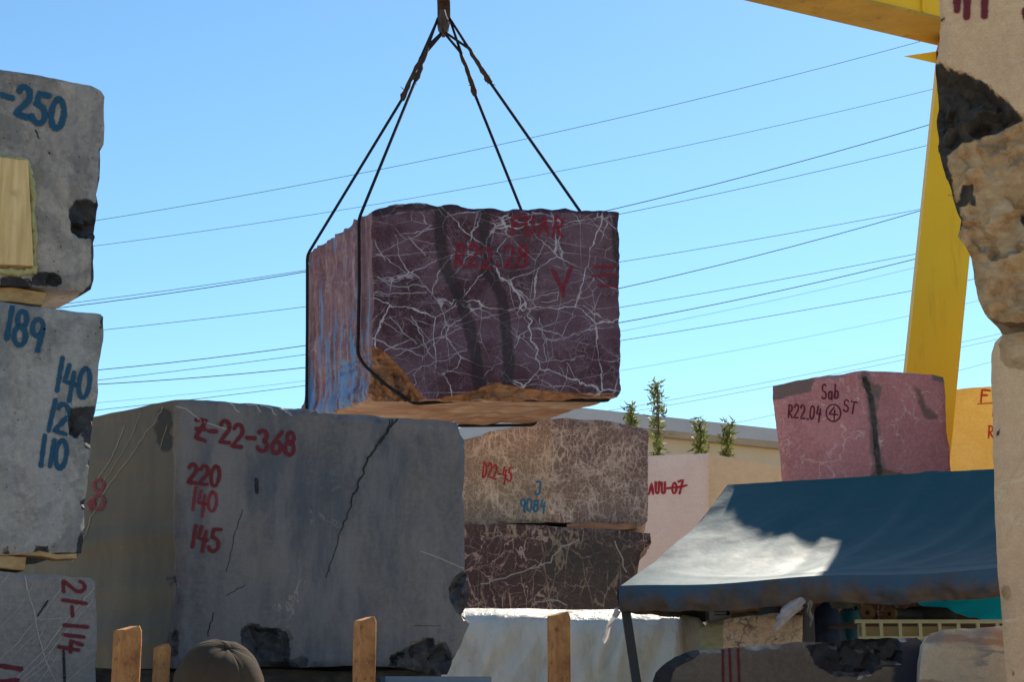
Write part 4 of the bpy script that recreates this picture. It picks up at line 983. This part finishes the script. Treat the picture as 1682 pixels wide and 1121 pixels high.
# ================================================================== CANOPY
can = empty('canopy', (2.4, 12.2, 0)); tag(can, 'blue tarpaulin canopy with a stained valance and black poles', 'canopy')
R1 = P(1195, 797, 13.0); R2 = P(1632, 771, 12.06); E1 = P(1018, 964, 11.3); E2 = P(1640, 933, 10.0)
R3 = R1.lerp(R2, 1.25); E3 = E1.lerp(E2, 1.2)
bk = Vector((.463, .887, 0)); dv = (R1 - E1).dot(bk)
B1 = E1 + bk * 2 * dv; B3 = E3 + bk * 2 * dv
def sag_pt(a, b, c, d, s, t, amt, seed, taut=.35):
    # t 0 at the ridge, 1 at the eave
    p = a.lerp(b, s).lerp(c.lerp(d, s), t)
    g = math.sin(math.pi * min(1, t ** .85)) * (taut + (1 - taut) * min(1, s / .35))
    wr = .016 * fr((s * 7 + t * 3 + seed, t * 2.2, seed), .9, 2, 4) + .012 * math.sin((s * 9 + t * 5) * 3) * math.sin(math.pi * t) * (1 - s)
    p = p + Vector((0, 0, -amt * g + wr * math.sin(math.pi * min(1, t + .05))))
    if seed == 1:       # long tension creases from the ridge to the poles, and one along the eave
        for (s0, s1, am, wd) in ((.62, .36, .020, .030), (.86, .44, .018, .026), (.97, .52, .014, .022)):
            p.z += am * math.exp(-((s - (s0 + (s1 - s0) * t)) / wd) ** 2) * math.sin(math.pi * min(1, t + .12)) ** .6
        p.z += .012 * math.exp(-((t - .82 - .05 * math.sin(s * 5)) / .025) ** 2) * min(1, s * 2)
    # dips of the eave between the poles
    p.z += -.02 * t * (math.sin(s * math.pi * 2.2) ** 2)
    return p
mb = MB()
mb.grid(lambda s, t: sag_pt(R1, R3, E1, E3, s, t, .22, 1), 150, 64, flip=True)
mb.grid(lambda s, t: sag_pt(R1, R3, B1, B3, s, t, .14, 2), 50, 20)
mb.grid(lambda s, t: R1.lerp(B1.lerp(E1, s), t) + Vector((0, 0, -.10 * math.sin(math.pi * t))) , 20, 20, flip=True)
mb.grid(lambda s, t: R3.lerp(E3.lerp(B3, s), t) + Vector((0, 0, -.10 * math.sin(math.pi * t))), 12, 12, flip=True)
mb.build('roof_cover', M['tarp'], can, True)
def valance(a, b, ra, rb, nm, n_, front):
    v = []; f = []; drops = []
    nv = 10; out = (b - a).cross(Vector((0, 0, 1))).normalized()
    for j in range(nv + 1):
        t = j / nv
        for i in range(n_ + 1):
            s = i / n_; p = (sag_pt(R1, R3, E1, E3, s, 1, .2, 1) if front else a.lerp(b, s)).copy()
            amp = .05 * t ** .7
            p += out * (amp * fr((s * 16, t * 1.2, 4 + (0 if front else 9)), .8, 2, 4) + .012 * math.sin(t * math.pi)) + Vector((0, 0, -t * (.175 + .022 * fr((s * 9, 3, 1))) + .004))
            v.append(p); drops.append(t)
    for j in range(nv):
        for i in range(n_): q = j * (n_ + 1) + i; f.append((q, q + n_ + 1, q + n_ + 2, q + 1))
    o = link('valance', v, f, M['valance'], can, True)
    a_ = o.data.attributes.new('drop', 'FLOAT', 'POINT'); a_.data.foreach_set('value', np.array(drops, dtype=np.float32))
valance(E1, E3, 0, 0, 'front', 160, True); valance(B1, E1, 0, 0, 'left', 60, False); valance(B3, B1, 0, 0, 'back', 60, False)
# frame: eave rail, ridge bar and poles
rope([E1 + Vector((.02, .03, -.05)), E3 + Vector((.02, .03, -.05))], .018, 'eave_rail', can, M['black'])
rope([B1 + Vector((0, 0, -.04)), B3 + Vector((0, 0, -.04))], .018, 'eave_rail', can, M['black'])
rope([R1 + Vector((0, 0, -.03)), R3 + Vector((0, 0, -.03))], .018, 'ridge_bar', can, M['black'])
def pole(top, bot):
    d = Vector(top) - Vector(bot); mb = MB(); c = (Vector(top) + Vector(bot)) / 2
    mb.obox(c, (.03, 0, 0), (0, .03, 0), d / 2); mb.build('pole', M['black'], can)
def g0(p): q = Vector(p); q.z = -.02; return q
pt = P(1025, 985, 11.36); pb = P(1046, 1125, 11.3); dirp = (pb - pt); pb = pt + dirp * ((pt.z + .02) / -dirp.z); pole(pt, pb)
E_m = E1.lerp(E2, (10.66 - 11.3) / (10.0 - 11.3)); pt = P(1326, 960, 10.72); pole(pt, g0(pt + Vector((.02, 0, 0))))
pt = P(1393, 972, 13.9); pole(pt, g0(pt)); pole(B1 + Vector((.05, -.05, -.05)), g0(B1 + Vector((.05, -.05, 0)))); pole(E3 - Vector((.05, -.05, .05)), g0(E3 - Vector((.05, -.05, 0)))); pole(B3 - Vector((.05, .05, .05)), g0(B3 - Vector((.05, .05, 0))))

# ================================================================== THINGS UNDER THE CANOPY
sm_ = rock('marble_block', [(1150, 1034), (1158, 1028), (1200, 1016), (1240, 1012), (1275, 1008), (1300, 1012), (1318, 1012), (1320, 1350), (1155, 1350)], (1230, 1040, 12.0), -3, (.1, .9, 0), M['speckled_pink'],
           'speckled pink and green marble block under the canopy', res=.025, seed=71, bev=.02, feats=[('poly', [(1140, 1020), (1190, 1015), (1188, 1060), (1195, 1200), (1140, 1200)], 'stain_tone', 0)])
cb = empty('carton_box', P(1182, 1030, 12.3)); tag(cb, 'white printed carton box on the speckled marble block', 'box')
c0 = P(1165, 992, 12.3); c1 = P(1201, 1026, 12.3)
mb = MB(); mb.box(c0.x, c1.x, 12.3, 12.55, c1.z - .02, c0.z); mb.build('carton', M['carton'], cb)
mb = MB()
for yy in (1001, 1006, 1011): q = P(1172, yy, 12.3); mb.obox((q.x + .06, 12.297, q.z), (.055, 0, 0), (0, .001, 0), (0, 0, .003))
mb.build('printed_lines', M['ink'], cb)
for yy in (995, 1003, 1009): q = P(1196, yy, 12.3); mb = MB(); mb.obox((q.x, 12.297, q.z), (.012, 0, 0), (0, .001, 0), (0, 0, .009)); mb.build('printed_square', M['ink'], cb)
for i, (ya, yb, xa, xb, dd, mm) in enumerate(((1008, 1006, 1202, 1248, 12.2, 'wood'), (1001, 998, 1204, 1300, 12.5, 'wood_red'), (995, 993, 1206, 1310, 12.6, 'wood_red'))):
    plank_on('board', P(xa, ya, dd), P(xb, yb, dd), .07, .014, M[mm], ('short pale board lying on the speckled marble block', 'lower reddish board of the two under the canopy edge', 'upper reddish board of the two under the canopy edge')[i], 'board', 'boards under the canopy')
# cloudy plastic bag tied to the pole
mb = MB()
ba = P(1314, 982, 10.66); bb = P(1276, 1036, 10.62)
def bagf(s, t):
    c = ba.lerp(bb, t); w_ = (.018 + .062 * math.sin(math.pi * min(1, t * .95 + .08)) ** .8) * (1 - .5 * t)
    a = s * 2 * math.pi
    return c + Vector((math.cos(a) * w_ * 1.1, math.sin(a) * w_ * .6, .35 * w_ * math.cos(a))) * (1 + .55 * fr((math.cos(a) * 2.6, math.sin(a) * 2.6, t * 5), .8, 2, 4))
mb.grid(bagf, 28, 26); o = mb.build('plastic_bag', M['bag'], None, True); tag(o, 'cloudy plastic bag tied to a canopy pole', 'bag')
mb = MB(); rc = P(1326, 990, 10.60)
mb.grid(lambda s, t: rc + Vector(((s - .5) * .035 * (1 - .6 * t) + .02 * t + .008 * math.sin(t * 11), -.03 - .012 * math.sin(s * 7 + t * 6), -t * .15 - .012 * math.sin(s * 5))), 10, 16)
tag(mb.build('cloth_strip', M['rag'], None, True), 'thin cloth strip knotted on the canopy pole', 'cloth')
mb = MB(); ra, rb2 = P(1362, 992, 11.6), P(1412, 976, 11.6)
mb.grid(lambda s, t: ra.lerp(rb2, s) + Vector((.02 * t, -.03 * math.sin(s * 6) * t, -t * (.035 + .055 * math.sin(s * 2.6)) + .02 * math.sin(s * 3.1))), 20, 12)
tag(mb.build('cloth_scrap', M['rag'], None, True), 'grey cloth scrap hanging below the canopy edge', 'cloth')
mb = MB(); r0, r1 = P(1014, 1002, 11.28), P(990, 1056, 11.28)
mb.grid(lambda s, t: r0.lerp(r1, t) + Vector(((s - .5) * (.045 - .02 * t) + .008 * math.sin(t * 9), -.02 * math.sin(s * 6 + t * 4) - .01, .012 * math.sin(s * 5 + t * 7))), 8, 20)
tag(mb.build('cloth_rag', M['bag'], None, True), 'pale torn rag dangling from the corner of the canopy', 'cloth')
# dark blue cloth bundle
mb = MB(); c0 = P(1362, 1120, 12.6); zt = P(1360, 986, 12.6).z
def bun(s, t):
    a = s * 2 * math.pi; w_ = .135 * (1 + .12 * fr((math.cos(a) * 2, math.sin(a) * 2, t * 3))) * (1 if t < .85 else math.sqrt(max(0, 1 - ((t - .85) / .15) ** 2)) * .98 + .02)
    return Vector((c0.x + math.cos(a) * w_, c0.y + math.sin(a) * w_, t * zt))
mb.grid(bun, 40, 40, flip=False); tag(mb.build('cloth_bundle', M['navy_cloth'], None, True), 'dark navy wrapped bundle standing beside the canopy pole', 'bundle')
# teal drum
dr = empty('plastic_drum', g0(P(1402, 1100, 12.9))); tag(dr, 'teal plastic drum standing beside the cream rail', 'drum')
q0 = P(1402, 1100, 12.9); zt = P(1402, 1002, 12.9).z; mb = MB()
prof = [(0, 0), (.085, 0), (.095, .03), (.095, .55), (.10, .56), (.10, .60), (.095, .61), (.095, 1.15), (.10, 1.16), (.10, 1.2), (.095, 1.21), (.095, 1.9), (.085, 1.96), (.07, 1.97), (0, 1.97)]
prof = [(r_, z * zt / 1.97) for r_, z in prof]; nn = 24
v = [(q0.x + r_ * math.cos(2 * math.pi * k / nn), q0.y + r_ * math.sin(2 * math.pi * k / nn), z) for r_, z in prof for k in range(nn)]
f = [(i * nn + k, i * nn + (k + 1) % nn, (i + 1) * nn + (k + 1) % nn, (i + 1) * nn + k) for i in range(len(prof) - 1) for k in range(nn)]
mb.add(v, f); mb.build('barrel', M['drum'], dr, True, 40)
mb = MB(); mb.tube([(q0.x + .04, q0.y - .03, zt), (q0.x + .04, q0.y - .03, zt + .025)], .022, 12); mb.build('bung', M['black'], dr)
# cream rail rack with rolls on it
ra_ = empty('rail_rack', g0(P(1500, 1100, 11.0))); tag(ra_, 'cream painted rail rack under the canopy', 'rack')
z1 = P(1500, 1022, 11.0).z; z2 = P(1500, 1049, 11.0).z; xa = P(1404, 1022, 11).x; xb = P(1700, 1022, 11).x
mb = MB(); mb.box(xa, xb, 10.98, 11.02, z1 - .012, z1 + .012); mb.build('top_rail', M['rail'], ra_)
mb = MB(); mb.box(xa + .02, xb, 10.985, 11.015, z2 - .01, z2 + .01); mb.build('bottom_rail', M['rail'], ra_)
for px in (1418, 1447, 1478, 1511, 1543, 1574, 1606, 1638): x = P(px, 1030, 11).x; mb = MB(); mb.box(x - .011, x + .011, 10.987, 11.013, z2 + .0102, z1 - .0122); mb.build('upright', M['rail'], ra_)
mb = MB(); mb.box(xa + .05, xb - .5, 11.05, 11.07, z2 - .3, z1 - .03); mb.build('back_panel', M['panel'], ra_)
for x in (xa + .06, xb - .06): mb = MB(); mb.box(x - .02, x + .02, 11.08, 11.12, -.02, z1 - .014); mb.build('leg', M['rail'], ra_)
mb = MB(); mb.box(xa, xb, 11.03, 11.9, z1 - .012, z1 + .004); mb.build('shelf', M['wood_dark'], ra_)
for i, (px, py, rr, tl, lab) in enumerate(((1425, 1009, .055, .12, 'brown paper roll lying end-on over the cream rail, beside the teal drum'), (1461, 1007, .046, .38, 'brown paper roll with a dark wrapper lying over the cream rail'))):
    c0 = P(px, py, 11.06); c0.z = z1 + .006 + rr; ax = Vector((tl, .5, 0)).normalized()
    rl = empty('paper_roll', c0 - Vector((0, 0, rr))); tag(rl, lab, 'roll', 'rolls on the rail rack')
    mb = MB(); mb.tube([c0 + ax * .04, c0 + ax * .7], rr, 20); mb.build('wrapper', M['roll_dark'], rl, True, 40)
    mb = MB(); mb.tube([c0, c0 + ax * .05], rr * .93, 20); o = mb.build('paper_end', M['roll'], rl, True, 40)
    mb = MB(); mb.tube([c0 - ax * .003, c0 + ax * .01], rr * .28, 14); mb.build('core_hole', M['ink'], rl)
mb = MB(); q = P(1540, 1012, 11.3); mb.tube([Vector((q.x - .22, 11.45, z1 + .055)), Vector((q.x - .1, 11.45, z1 + .065)), Vector((q.x + .1, 11.45, z1 + .06)), Vector((q.x + .16, 11.45, z1 + .045))], [.045, .06, .055, .03], 14)
tag(mb.build('wrapped_roll', M['roll_dark'], None, True), 'black wrapped bundle lying along the cream rail rack under the turquoise tarp', 'roll')
# turquoise tarp
mb = MB(); ta, tb = P(1488, 978, 12.4), P(1690, 974, 12.0)
def cy(s, t):
    p = ta.lerp(tb, s); dip = .045 * math.sin(math.pi * min(1, s * 1.7)) ** 2 if s < .59 else 0
    h = .025 + .20 * min(1, max(0, s - .1) * 1.5)
    return p + Vector((0, .10 * t + .03 * math.sin(s * 14 + t * 5) * t, -dip - t * h + .008 * math.sin(s * 33 + t * 6)))
mb.grid(cy, 70, 22); tag(mb.build('turquoise_tarp', M['cyan'], None, True), 'bright turquoise tarp hung behind the paper rolls', 'tarp')

# ================================================================== STAKES ON THE PLATFORM
def stake(px0, px1, ptop, d, label, yaw=24.5, bev=.03):
    wv = (px1 - px0) / F * d; c = P((px0 + px1) / 2, ptop, d); h0 = 1.3; z1 = c.z
    a = R(28) - math.atan2(c.x, c.y); wv = wv / 1.35 * .5; ux = Vector((math.cos(a), math.sin(a), 0)) * wv; uy = Vector((-math.sin(a), math.cos(a), 0)) * wv
    v = []; f = []; lv = [h0, h0 + (z1 - h0) * .3, h0 + (z1 - h0) * .6, z1 - .06, z1 - .022, z1]
    ins = [1, 1, 1, 1, .99, .90]
    prof = [(-1, -.85), (-.85, -1), (.85, -1), (1, -.85), (1, .85), (.85, 1), (-.85, 1), (-1, .85)]
    for z, k in zip(lv, ins):
        for (x, y) in prof:
            xx = x * k - (.14 if (k < .95 and x > 0) else 0)
            v.append(Vector((c.x, c.y, z)) + ux * xx + uy * y * k + Vector((random.uniform(-.0015, .0015), random.uniform(-.0015, .0015), (-.018 if (k < .95 and x < 0) else 0))))
    n_ = 8
    for i in range(len(lv) - 1):
        for k in range(n_): f.append((i * n_ + k, i * n_ + (k + 1) % n_, (i + 1) * n_ + (k + 1) % n_, (i + 1) * n_ + k))
    f += [tuple(range(n_))[::-1], tuple((len(lv) - 1) * n_ + k for k in range(n_))]
    o = link('steel_stake', v, f, M['rust']); tag(o, label, 'stake', 'rusty stakes on the platform')
stake(187, 234, 1029, 6.9, 'wide rusty steel stake beside the white veined block with the sideways number')
stake(252, 281, 1058, 7.9, 'short thin rusty stake between the wide stake and the man in the cap')
stake(580, 619, 1014, 7.35, 'rusty steel stake in front of the big grey block beside its lower black chips')
stake(898, 938, 1006, 7.72, 'rusty steel stake in front of the white plastic sheet')
q = P(715, 1121, 8.7)
mb = MB(); mb.obox((q.x, 8.75, 1.66), (.27, .06, 0), (-.02, .09, 0), (0, 0, .04)); tag(mb.build('steel_beam', M['blue_steel']), 'blue grey steel beam lying under the broken corner of the big grey block', 'beam')

# ================================================================== THE MAN IN THE CAP
HX, HY = P(357, 1100, 3.75).x, 3.75
ztop = P(357, 1057, 3.75).z
man = empty('person', (HX, HY, 0)); tag(man, 'person in a brown cotton cap seen from behind, looking towards the hanging block', 'person')
fd = Vector((-.58, .81, 0)).normalized(); sd_ = Vector((fd.y, -fd.x, 0))      # facing, and the person's right-hand side
hc = Vector((HX, HY, ztop - .125))       # centre of the skull
HT = R(20)       # looking up at the hanging block
def hp(x, y, z):
    y, z = y * math.cos(HT) - z * math.sin(HT), y * math.sin(HT) + z * math.cos(HT)
    return hc + sd_ * x + fd * y + Vector((0, 0, z))
mb = MB()
def headf(s, t):
    a = s * 2 * math.pi; b = -math.pi / 2 + t * math.pi
    x, y, z = math.cos(b) * math.cos(a), math.cos(b) * math.sin(a), math.sin(b)
    rx, ry, rz = .076, .094, .115
    if z < 0: rx *= 1 - .28 * z * z; ry *= 1 - .10 * z * z
    px, py, pz = x * rx, y * ry, z * rz
    if y > 0 and z < 0: py += .018 * y * (-z)
    nose = math.exp(-((px / .016) ** 2) - ((pz + .025) / .022) ** 2) if y > .5 else 0; py += .024 * nose
    brow = math.exp(-((pz - .012) / .012) ** 2) if y > .5 else 0; py += .004 * brow
    eye = (math.exp(-(((abs(px) - .031) / .013) ** 2) - ((pz + .003) / .009) ** 2)) if y > .4 else 0; py -= .008 * eye
    lip = math.exp(-((px / .026) ** 2) - ((pz + .062) / .008) ** 2) if y > .4 else 0; py += .006 * lip
    return hp(px, py, pz)
mb.grid(headf, 48, 40); head = mb.build('head', M['skin'], man, True)
for sg in (-1, 1):
    mb = MB()
    def earf(s, t, sg=sg):
        a = s * 2 * math.pi; r_ = t
        e = Vector((sg * (.076 + .016 * math.sin(t * math.pi * .9) + .008), -.012 + math.cos(a) * .017 * r_ - .008 * r_, -.012 + math.sin(a) * .031 * r_))
        return hp(e.x, e.y, e.z)
    mb.grid(earf, 20, 8, flip=sg > 0)
    def earb(s, t, sg=sg):
        a = s * 2 * math.pi; r_ = 1 - .4 * t
        return hp(sg * (.082 - .012 * t), -.012 + math.cos(a) * .017 * r_ - .008 * r_, -.012 + math.sin(a) * .031 * r_)
    mb.grid(earb, 20, 3); mb.build('ear', M['skin'], man, True)
mb = MB()
def hairf(s, t):
    a = R(150) + s * R(240); z = .03 - t * .085 ; k = math.sqrt(max(0, 1 - (z / .118) ** 2))
    return hp(math.cos(a) * .081 * k, math.sin(a) * .099 * k, z) + (sd_ * math.cos(a) + fd * math.sin(a)) * (.004 * (1 - t) + .002 * fr((a * 9, t * 6, 2)))
mb.grid(hairf, 40, 12); mb.build('hair', M['hair'], man, True)
# cap: soft crown, sweatband, visor, button
CAPS = 1.10
def crown(s, t):
    a = s * 2 * math.pi; b = t * math.pi / 2
    z = math.sin(b); k = math.cos(b) ** .62
    x = math.cos(a) * k * .0895 * CAPS; y = math.sin(a) * k * .106 * CAPS; zz = .002 + z * .122 * (1 + .04 * math.sin(a))
    wr = .004 * fr((math.cos(a) * 1.7 + 3, math.sin(a) * 1.7, z * 2.2), 1, 2, 2) + .003 * abs(math.sin(z * 9 + a * 2.0)) * (1 - z) * max(0, -math.cos(a))
    seam = -.0030 * math.exp(-((((a / (2 * math.pi) * 6) % 1) - .5) / .035) ** 2)
    n_ = (sd_ * math.cos(a) * math.cos(b) + fd * math.sin(a) * math.cos(b) + Vector((0, 0, math.sin(b))))
    return hp(x, y - .004, zz) + n_ * (wr + seam)
mb = MB(); mb.grid(crown, 120, 44); mb.build('crown', M['cap'], man, True)
mb = MB(); mb.grid(lambda s, t: hp(math.cos(s * 2 * math.pi) * .0895 * CAPS * (1.012 - .02 * t), math.sin(s * 2 * math.pi) * .106 * CAPS * (1.012 - .02 * t) - .004, .006 - .028 * t), 60, 4, flip=True)
mb.build('cap_band', M['cap'], man, True)
mb = MB()
def visor(s, t, dz=0):
    a = R(22) + s * R(136); r_ = 1 + .72 * t * math.sin(s * math.pi) ** .55
    return hp(math.cos(a) * .0985 * (1 + .08 * t), math.sin(a) * .117 * r_ - .004, -.010 - .030 * t - .035 * (math.cos(a) ** 2) * t + dz)
mb.grid(visor, 30, 12); mb.grid(lambda s, t: visor(s, t, -.004), 30, 12, flip=True); mb.build('visor', M['cap'], man, True)
mb = MB(); mb.grid(lambda s, t: hp(math.cos(s * 6.2832) * .008 * math.cos(t * 1.57), math.sin(s * 6.2832) * .008 * math.cos(t * 1.57) - .004, .124 + .005 * math.sin(t * 1.57)), 14, 5); mb.build('button', M['cap'], man, True)
# body: one continuous skinned surface from pelvis to hands and feet
zn = hc.z - .09
jv = []; je = []; jr = []
def J(x, y, z, r_, to=None):
    jv.append(Vector((HX, HY, 0)) + sd_ * x + fd * y + Vector((0, 0, z))); jr.append(r_)
    if to is not None: je.append((to, len(jv) - 1))
    return len(jv) - 1
sc = hc.z / 1.60
pel = J(0, 0, .92 * sc, (.15, .11)); wa = J(0, .01, 1.08 * sc, (.145, .105), pel); ch = J(0, .0, 1.27 * sc, (.165, .115), wa); ub = J(0, -.01, 1.38 * sc, (.13, .09), ch); nk = J(0, 0, 1.45 * sc, (.06, .06), ub); J(0, .012, zn + .03, (.056, .058), nk)
for sg in (-1, 1):
    s1 = J(sg * .17, -.01, 1.36 * sc, (.062, .062), ub); el = J(sg * .235, -.03, 1.09 * sc, (.046, .046), s1); wr_ = J(sg * .25, .06, .86 * sc, (.030, .030), el); hd = J(sg * .25, .085, .78 * sc, (.034, .018), wr_)
    for k, (ox, ln) in enumerate(((-.024, .066), (-.008, .076), (.008, .072), (.023, .056))):
        f1 = J(sg * .25 + .3 * ox * sg, .085 + ox, .74 * sc, (.0095, .0095), hd); f2 = J(sg * .245, .095 + ox, .74 * sc - ln * .55, (.0085, .0085), f1); J(sg * .238, .10 + ox, .74 * sc - ln, (.0075, .0075), f2)
    t1 = J(sg * .235, .12, .80 * sc, (.011, .011), hd); J(sg * .225, .14, .755 * sc, (.009, .009), t1)
    hp_ = J(sg * .09, 0, .84 * sc, (.095, .10), pel); kn = J(sg * .10, .02, .48 * sc, (.062, .066), hp_); an = J(sg * .105, -.01, .09, (.042, .045), kn); J(sg * .12, .15, .035, (.04, .032), an)
me = bpy.data.meshes.new('body'); me.from_pydata([q - Vector(man['_org']) for q in jv], je, [])
bo = bpy.data.objects.new('body', me); COL.objects.link(bo); bo.parent = man
bo.modifiers.new('skin', 'SKIN'); 
if not me.skin_vertices: 
    bpy.context.view_layer.objects.active = bo; bpy.ops.mesh.customdata_skin_add()
for sv, r_ in zip(me.skin_vertices[0].data, jr): sv.radius = r_
me.skin_vertices[0].data[0].use_root = True
ss = bo.modifiers.new('sub', 'SUBSURF'); ss.levels = 2; ss.render_levels = 2
dg = bpy.context.evaluated_depsgraph_get(); nm = bpy.data.meshes.new_from_object(bo.evaluated_get(dg)); bo.modifiers.clear(); bo.data = nm
nm.materials.clear()
for m_ in ('shirt', 'trousers', 'skin', 'black'): nm.materials.append(M[m_])
for pl in nm.polygons:
    pl.use_smooth = True; c = pl.center; lat = abs(c.dot(sd_))
    pl.material_index = 2 if (c.z > 1.43 * sc or (lat > .19 and c.z < 1.0 * sc)) else (0 if c.z > .93 * sc or lat > .2 else (1 if c.z > .1 else 3))

# ================================================================== FAR BUILDING, SAPLINGS, POWER LINES
bd = 46.0
bl = empty('building', (P(1100, 900, bd).x, bd, 0)); tag(bl, 'long beige building with a grey roof edge behind the saplings', 'building')
xa = P(905, 700, bd).x; xb = P(1560, 700, bd).x; yb_ = bd
zA = P(1100, 697, bd).z
def bpt(px, py): return P(px, py, bd + (px - 1100) * .012)
a0, a1 = bpt(905, 688), bpt(1540, 721); a0.z = a1.z = 0
dx = (a1 - a0).normalized(); nyv = Vector((-dx.y, dx.x, 0)); zr = bpt(1190, 702).z; Lb = (a1 - a0).length
ctr = a0.lerp(a1, .5) + nyv * 7
mb = MB(); mb.obox(ctr + Vector((0, 0, (zr - .55) / 2)), dx * Lb / 2, nyv * 7, (0, 0, (zr - .55) / 2)); mb.build('wall', M['wall'], bl)
mb = MB(); mb.obox(ctr + Vector((0, 0, zr - .19)), dx * (Lb / 2 + .3), nyv * 7.3, (0, 0, .19)); mb.build('roof', M['roofing'], bl)
mb = MB(); mb.obox(ctr - nyv * 7.15 + Vector((0, 0, zr - .47)), dx * (Lb / 2 + .2), nyv * .14, (0, 0, .088)); mb.build('gutter', M['eave'], bl)
for i in range(5):
    c = a0.lerp(a1, .12 + i * .19) - nyv * .02 + Vector((0, 0, 4.2))
    mb = MB(); mb.obox(c, dx * .8, nyv * .05, (0, 0, .6)); wn_ = mb.build('window', M['black'], bl)
def sapling(px, ptop, d, wpx, label, seed, sparse=1.0):
    rn = random.Random(seed); tp = P(px, ptop, d); h = tp.z; base = Vector((tp.x, d, -.02)); wd = wpx / F * d
    o = empty('sapling', base); tag(o, label, 'tree', 'conifer saplings before the building')
    mb = MB(); k = 14
    tk = [base + Vector((.05 * fr((i * .4, seed, 0)), .05 * fr((i * .4, 0, seed)), h * i / k)) for i in range(k + 1)]
    br = []
    mb.tube(tk, [.06 * (1 - i / k) + .008 for i in range(k + 1)], 7)
    lm = MB(); lm2 = MB()
    nb_ = int(95 * h / 6 / (1 + .45 * (sparse - 1)))
    for b in range(nb_):
        f_ = .28 + .72 * (b + rn.random() * .8) / nb_
        z = h * f_; i = min(k - 1, int(f_ * k)); c = tk[i].lerp(tk[i + 1], f_ * k - i) if f_ < 1 else tk[-1]
        ln = wd * (.25 + .75 * (1 - f_) ** .6) * rn.uniform(.45, 1.15) * (.35 if rn.random() < .2 * sparse else 1)
        a = rn.uniform(0, 6.283); dr_ = Vector((math.cos(a), math.sin(a), rn.uniform(.35, .95))).normalized(); e = c + dr_ * ln
        mb.tube([c, e], [.012, .004], 5, False)
        for q in range(int(44 * (.5 + ln))):
            t = rn.uniform(.25, 1.12); p = c.lerp(e, t) + Vector((rn.gauss(0, .05), rn.gauss(0, .05), rn.gauss(0, .06)))
            u_ = Vector((rn.gauss(0, 1), rn.gauss(0, 1), rn.gauss(.7, .6))).normalized(); v_ = u_.orthogonal().normalized() * rn.uniform(.014, .028); l_ = u_ * rn.uniform(.05, .11)
            tgt = lm2 if (t < .5 and rn.random() < .55 + .2 * sparse) else lm
            tgt.add([p - v_, p + v_, p + l_ + v_ * .3, p + l_ * 1.1, p + l_ - v_ * .3], [(0, 1, 2, 3, 4)])
    mb.build('trunk', M['bark'], o, True); cr = lm.build('crown', M['leaf'], o); lm2.build('dry_foliage', M['needle'], o)
sapling(1080, 626, 26, 30, 'tallest sparse conifer sapling before the beige building', 1, 2.6)
sapling(1038, 670, 27, 13, 'conifer sapling whose tip shows over the brown D22-45 block', 2)
sapling(1152, 694, 25, 14, 'small bushy conifer sapling next to the tallest sapling', 3)
sapling(1193, 698, 25, 14, 'small bushy conifer sapling on the side towards the pink R22.04 block', 4)

wires = [([(0, 390), (165, 358), (520, 297), (800, 240), (1000, 201), (1250, 140), (1500, 68)], 70, .9), ([(0, 424), (165, 402), (540, 348), (900, 284), (1250, 215), (1520, 148)], 70, .8),
         ([(0, 520), (150, 497), (505, 444), (1020, 344), (1515, 207)], 64, 1.2), ([(0, 512), (130, 494), (505, 449), (1020, 347), (1512, 243)], 66, .9), ([(0, 560), (172, 540), (505, 505), (1020, 430), (1500, 346)], 68, .9),
         ([(0, 622), (170, 605), (505, 570), (1020, 472), (1500, 350)], 64, 1.2), ([(0, 640), (170, 627), (505, 583), (1020, 503), (1495, 420)], 66, .9), ([(0, 640), (170, 629), (505, 606), (1020, 529), (1495, 428)], 62, 1.2),
         ([(0, 676), (165, 660), (505, 624), (1020, 547), (1490, 442)], 72, .55), ([(0, 690), (165, 672), (505, 640), (1025, 553), (1487, 482)], 66, .9), ([(0, 730), (505, 680), (1025, 611), (1485, 520)], 74, .5),
         ([(0, 800), (505, 748), (970, 680), (1485, 583)], 70, .65), ([(0, 806), (505, 754), (1000, 682), (1290, 634), (1640, 556)], 70, .65), ([(0, 850), (600, 790), (1210, 704), (1640, 588)], 70, .6)]
for pts, d, k in wires:
    xs = np.array([p[0] for p in pts], float); ys = np.array([p[1] for p in pts], float)
    cf_ = np.polyfit(xs, ys, 2); W_ = []
    for x in np.linspace(-500, 2200, 46):
        W_.append(P(float(x), float(np.polyval(cf_, x)), d))
    mb = MB(); mb.tube(W_, .0132 * k, 6)
    tag(mb.build('power_line', M['wire'], None, True), 'thick dark overhead power line crossing the sky behind the crane' if k > 1 else ('faint hair-thin overhead power line crossing the sky behind the crane' if k < .7 else 'thin overhead power line crossing the sky behind the crane'), 'power line', 'overhead power lines')

for o in bpy.data.objects:
    if '_org' in o: del o['_org']
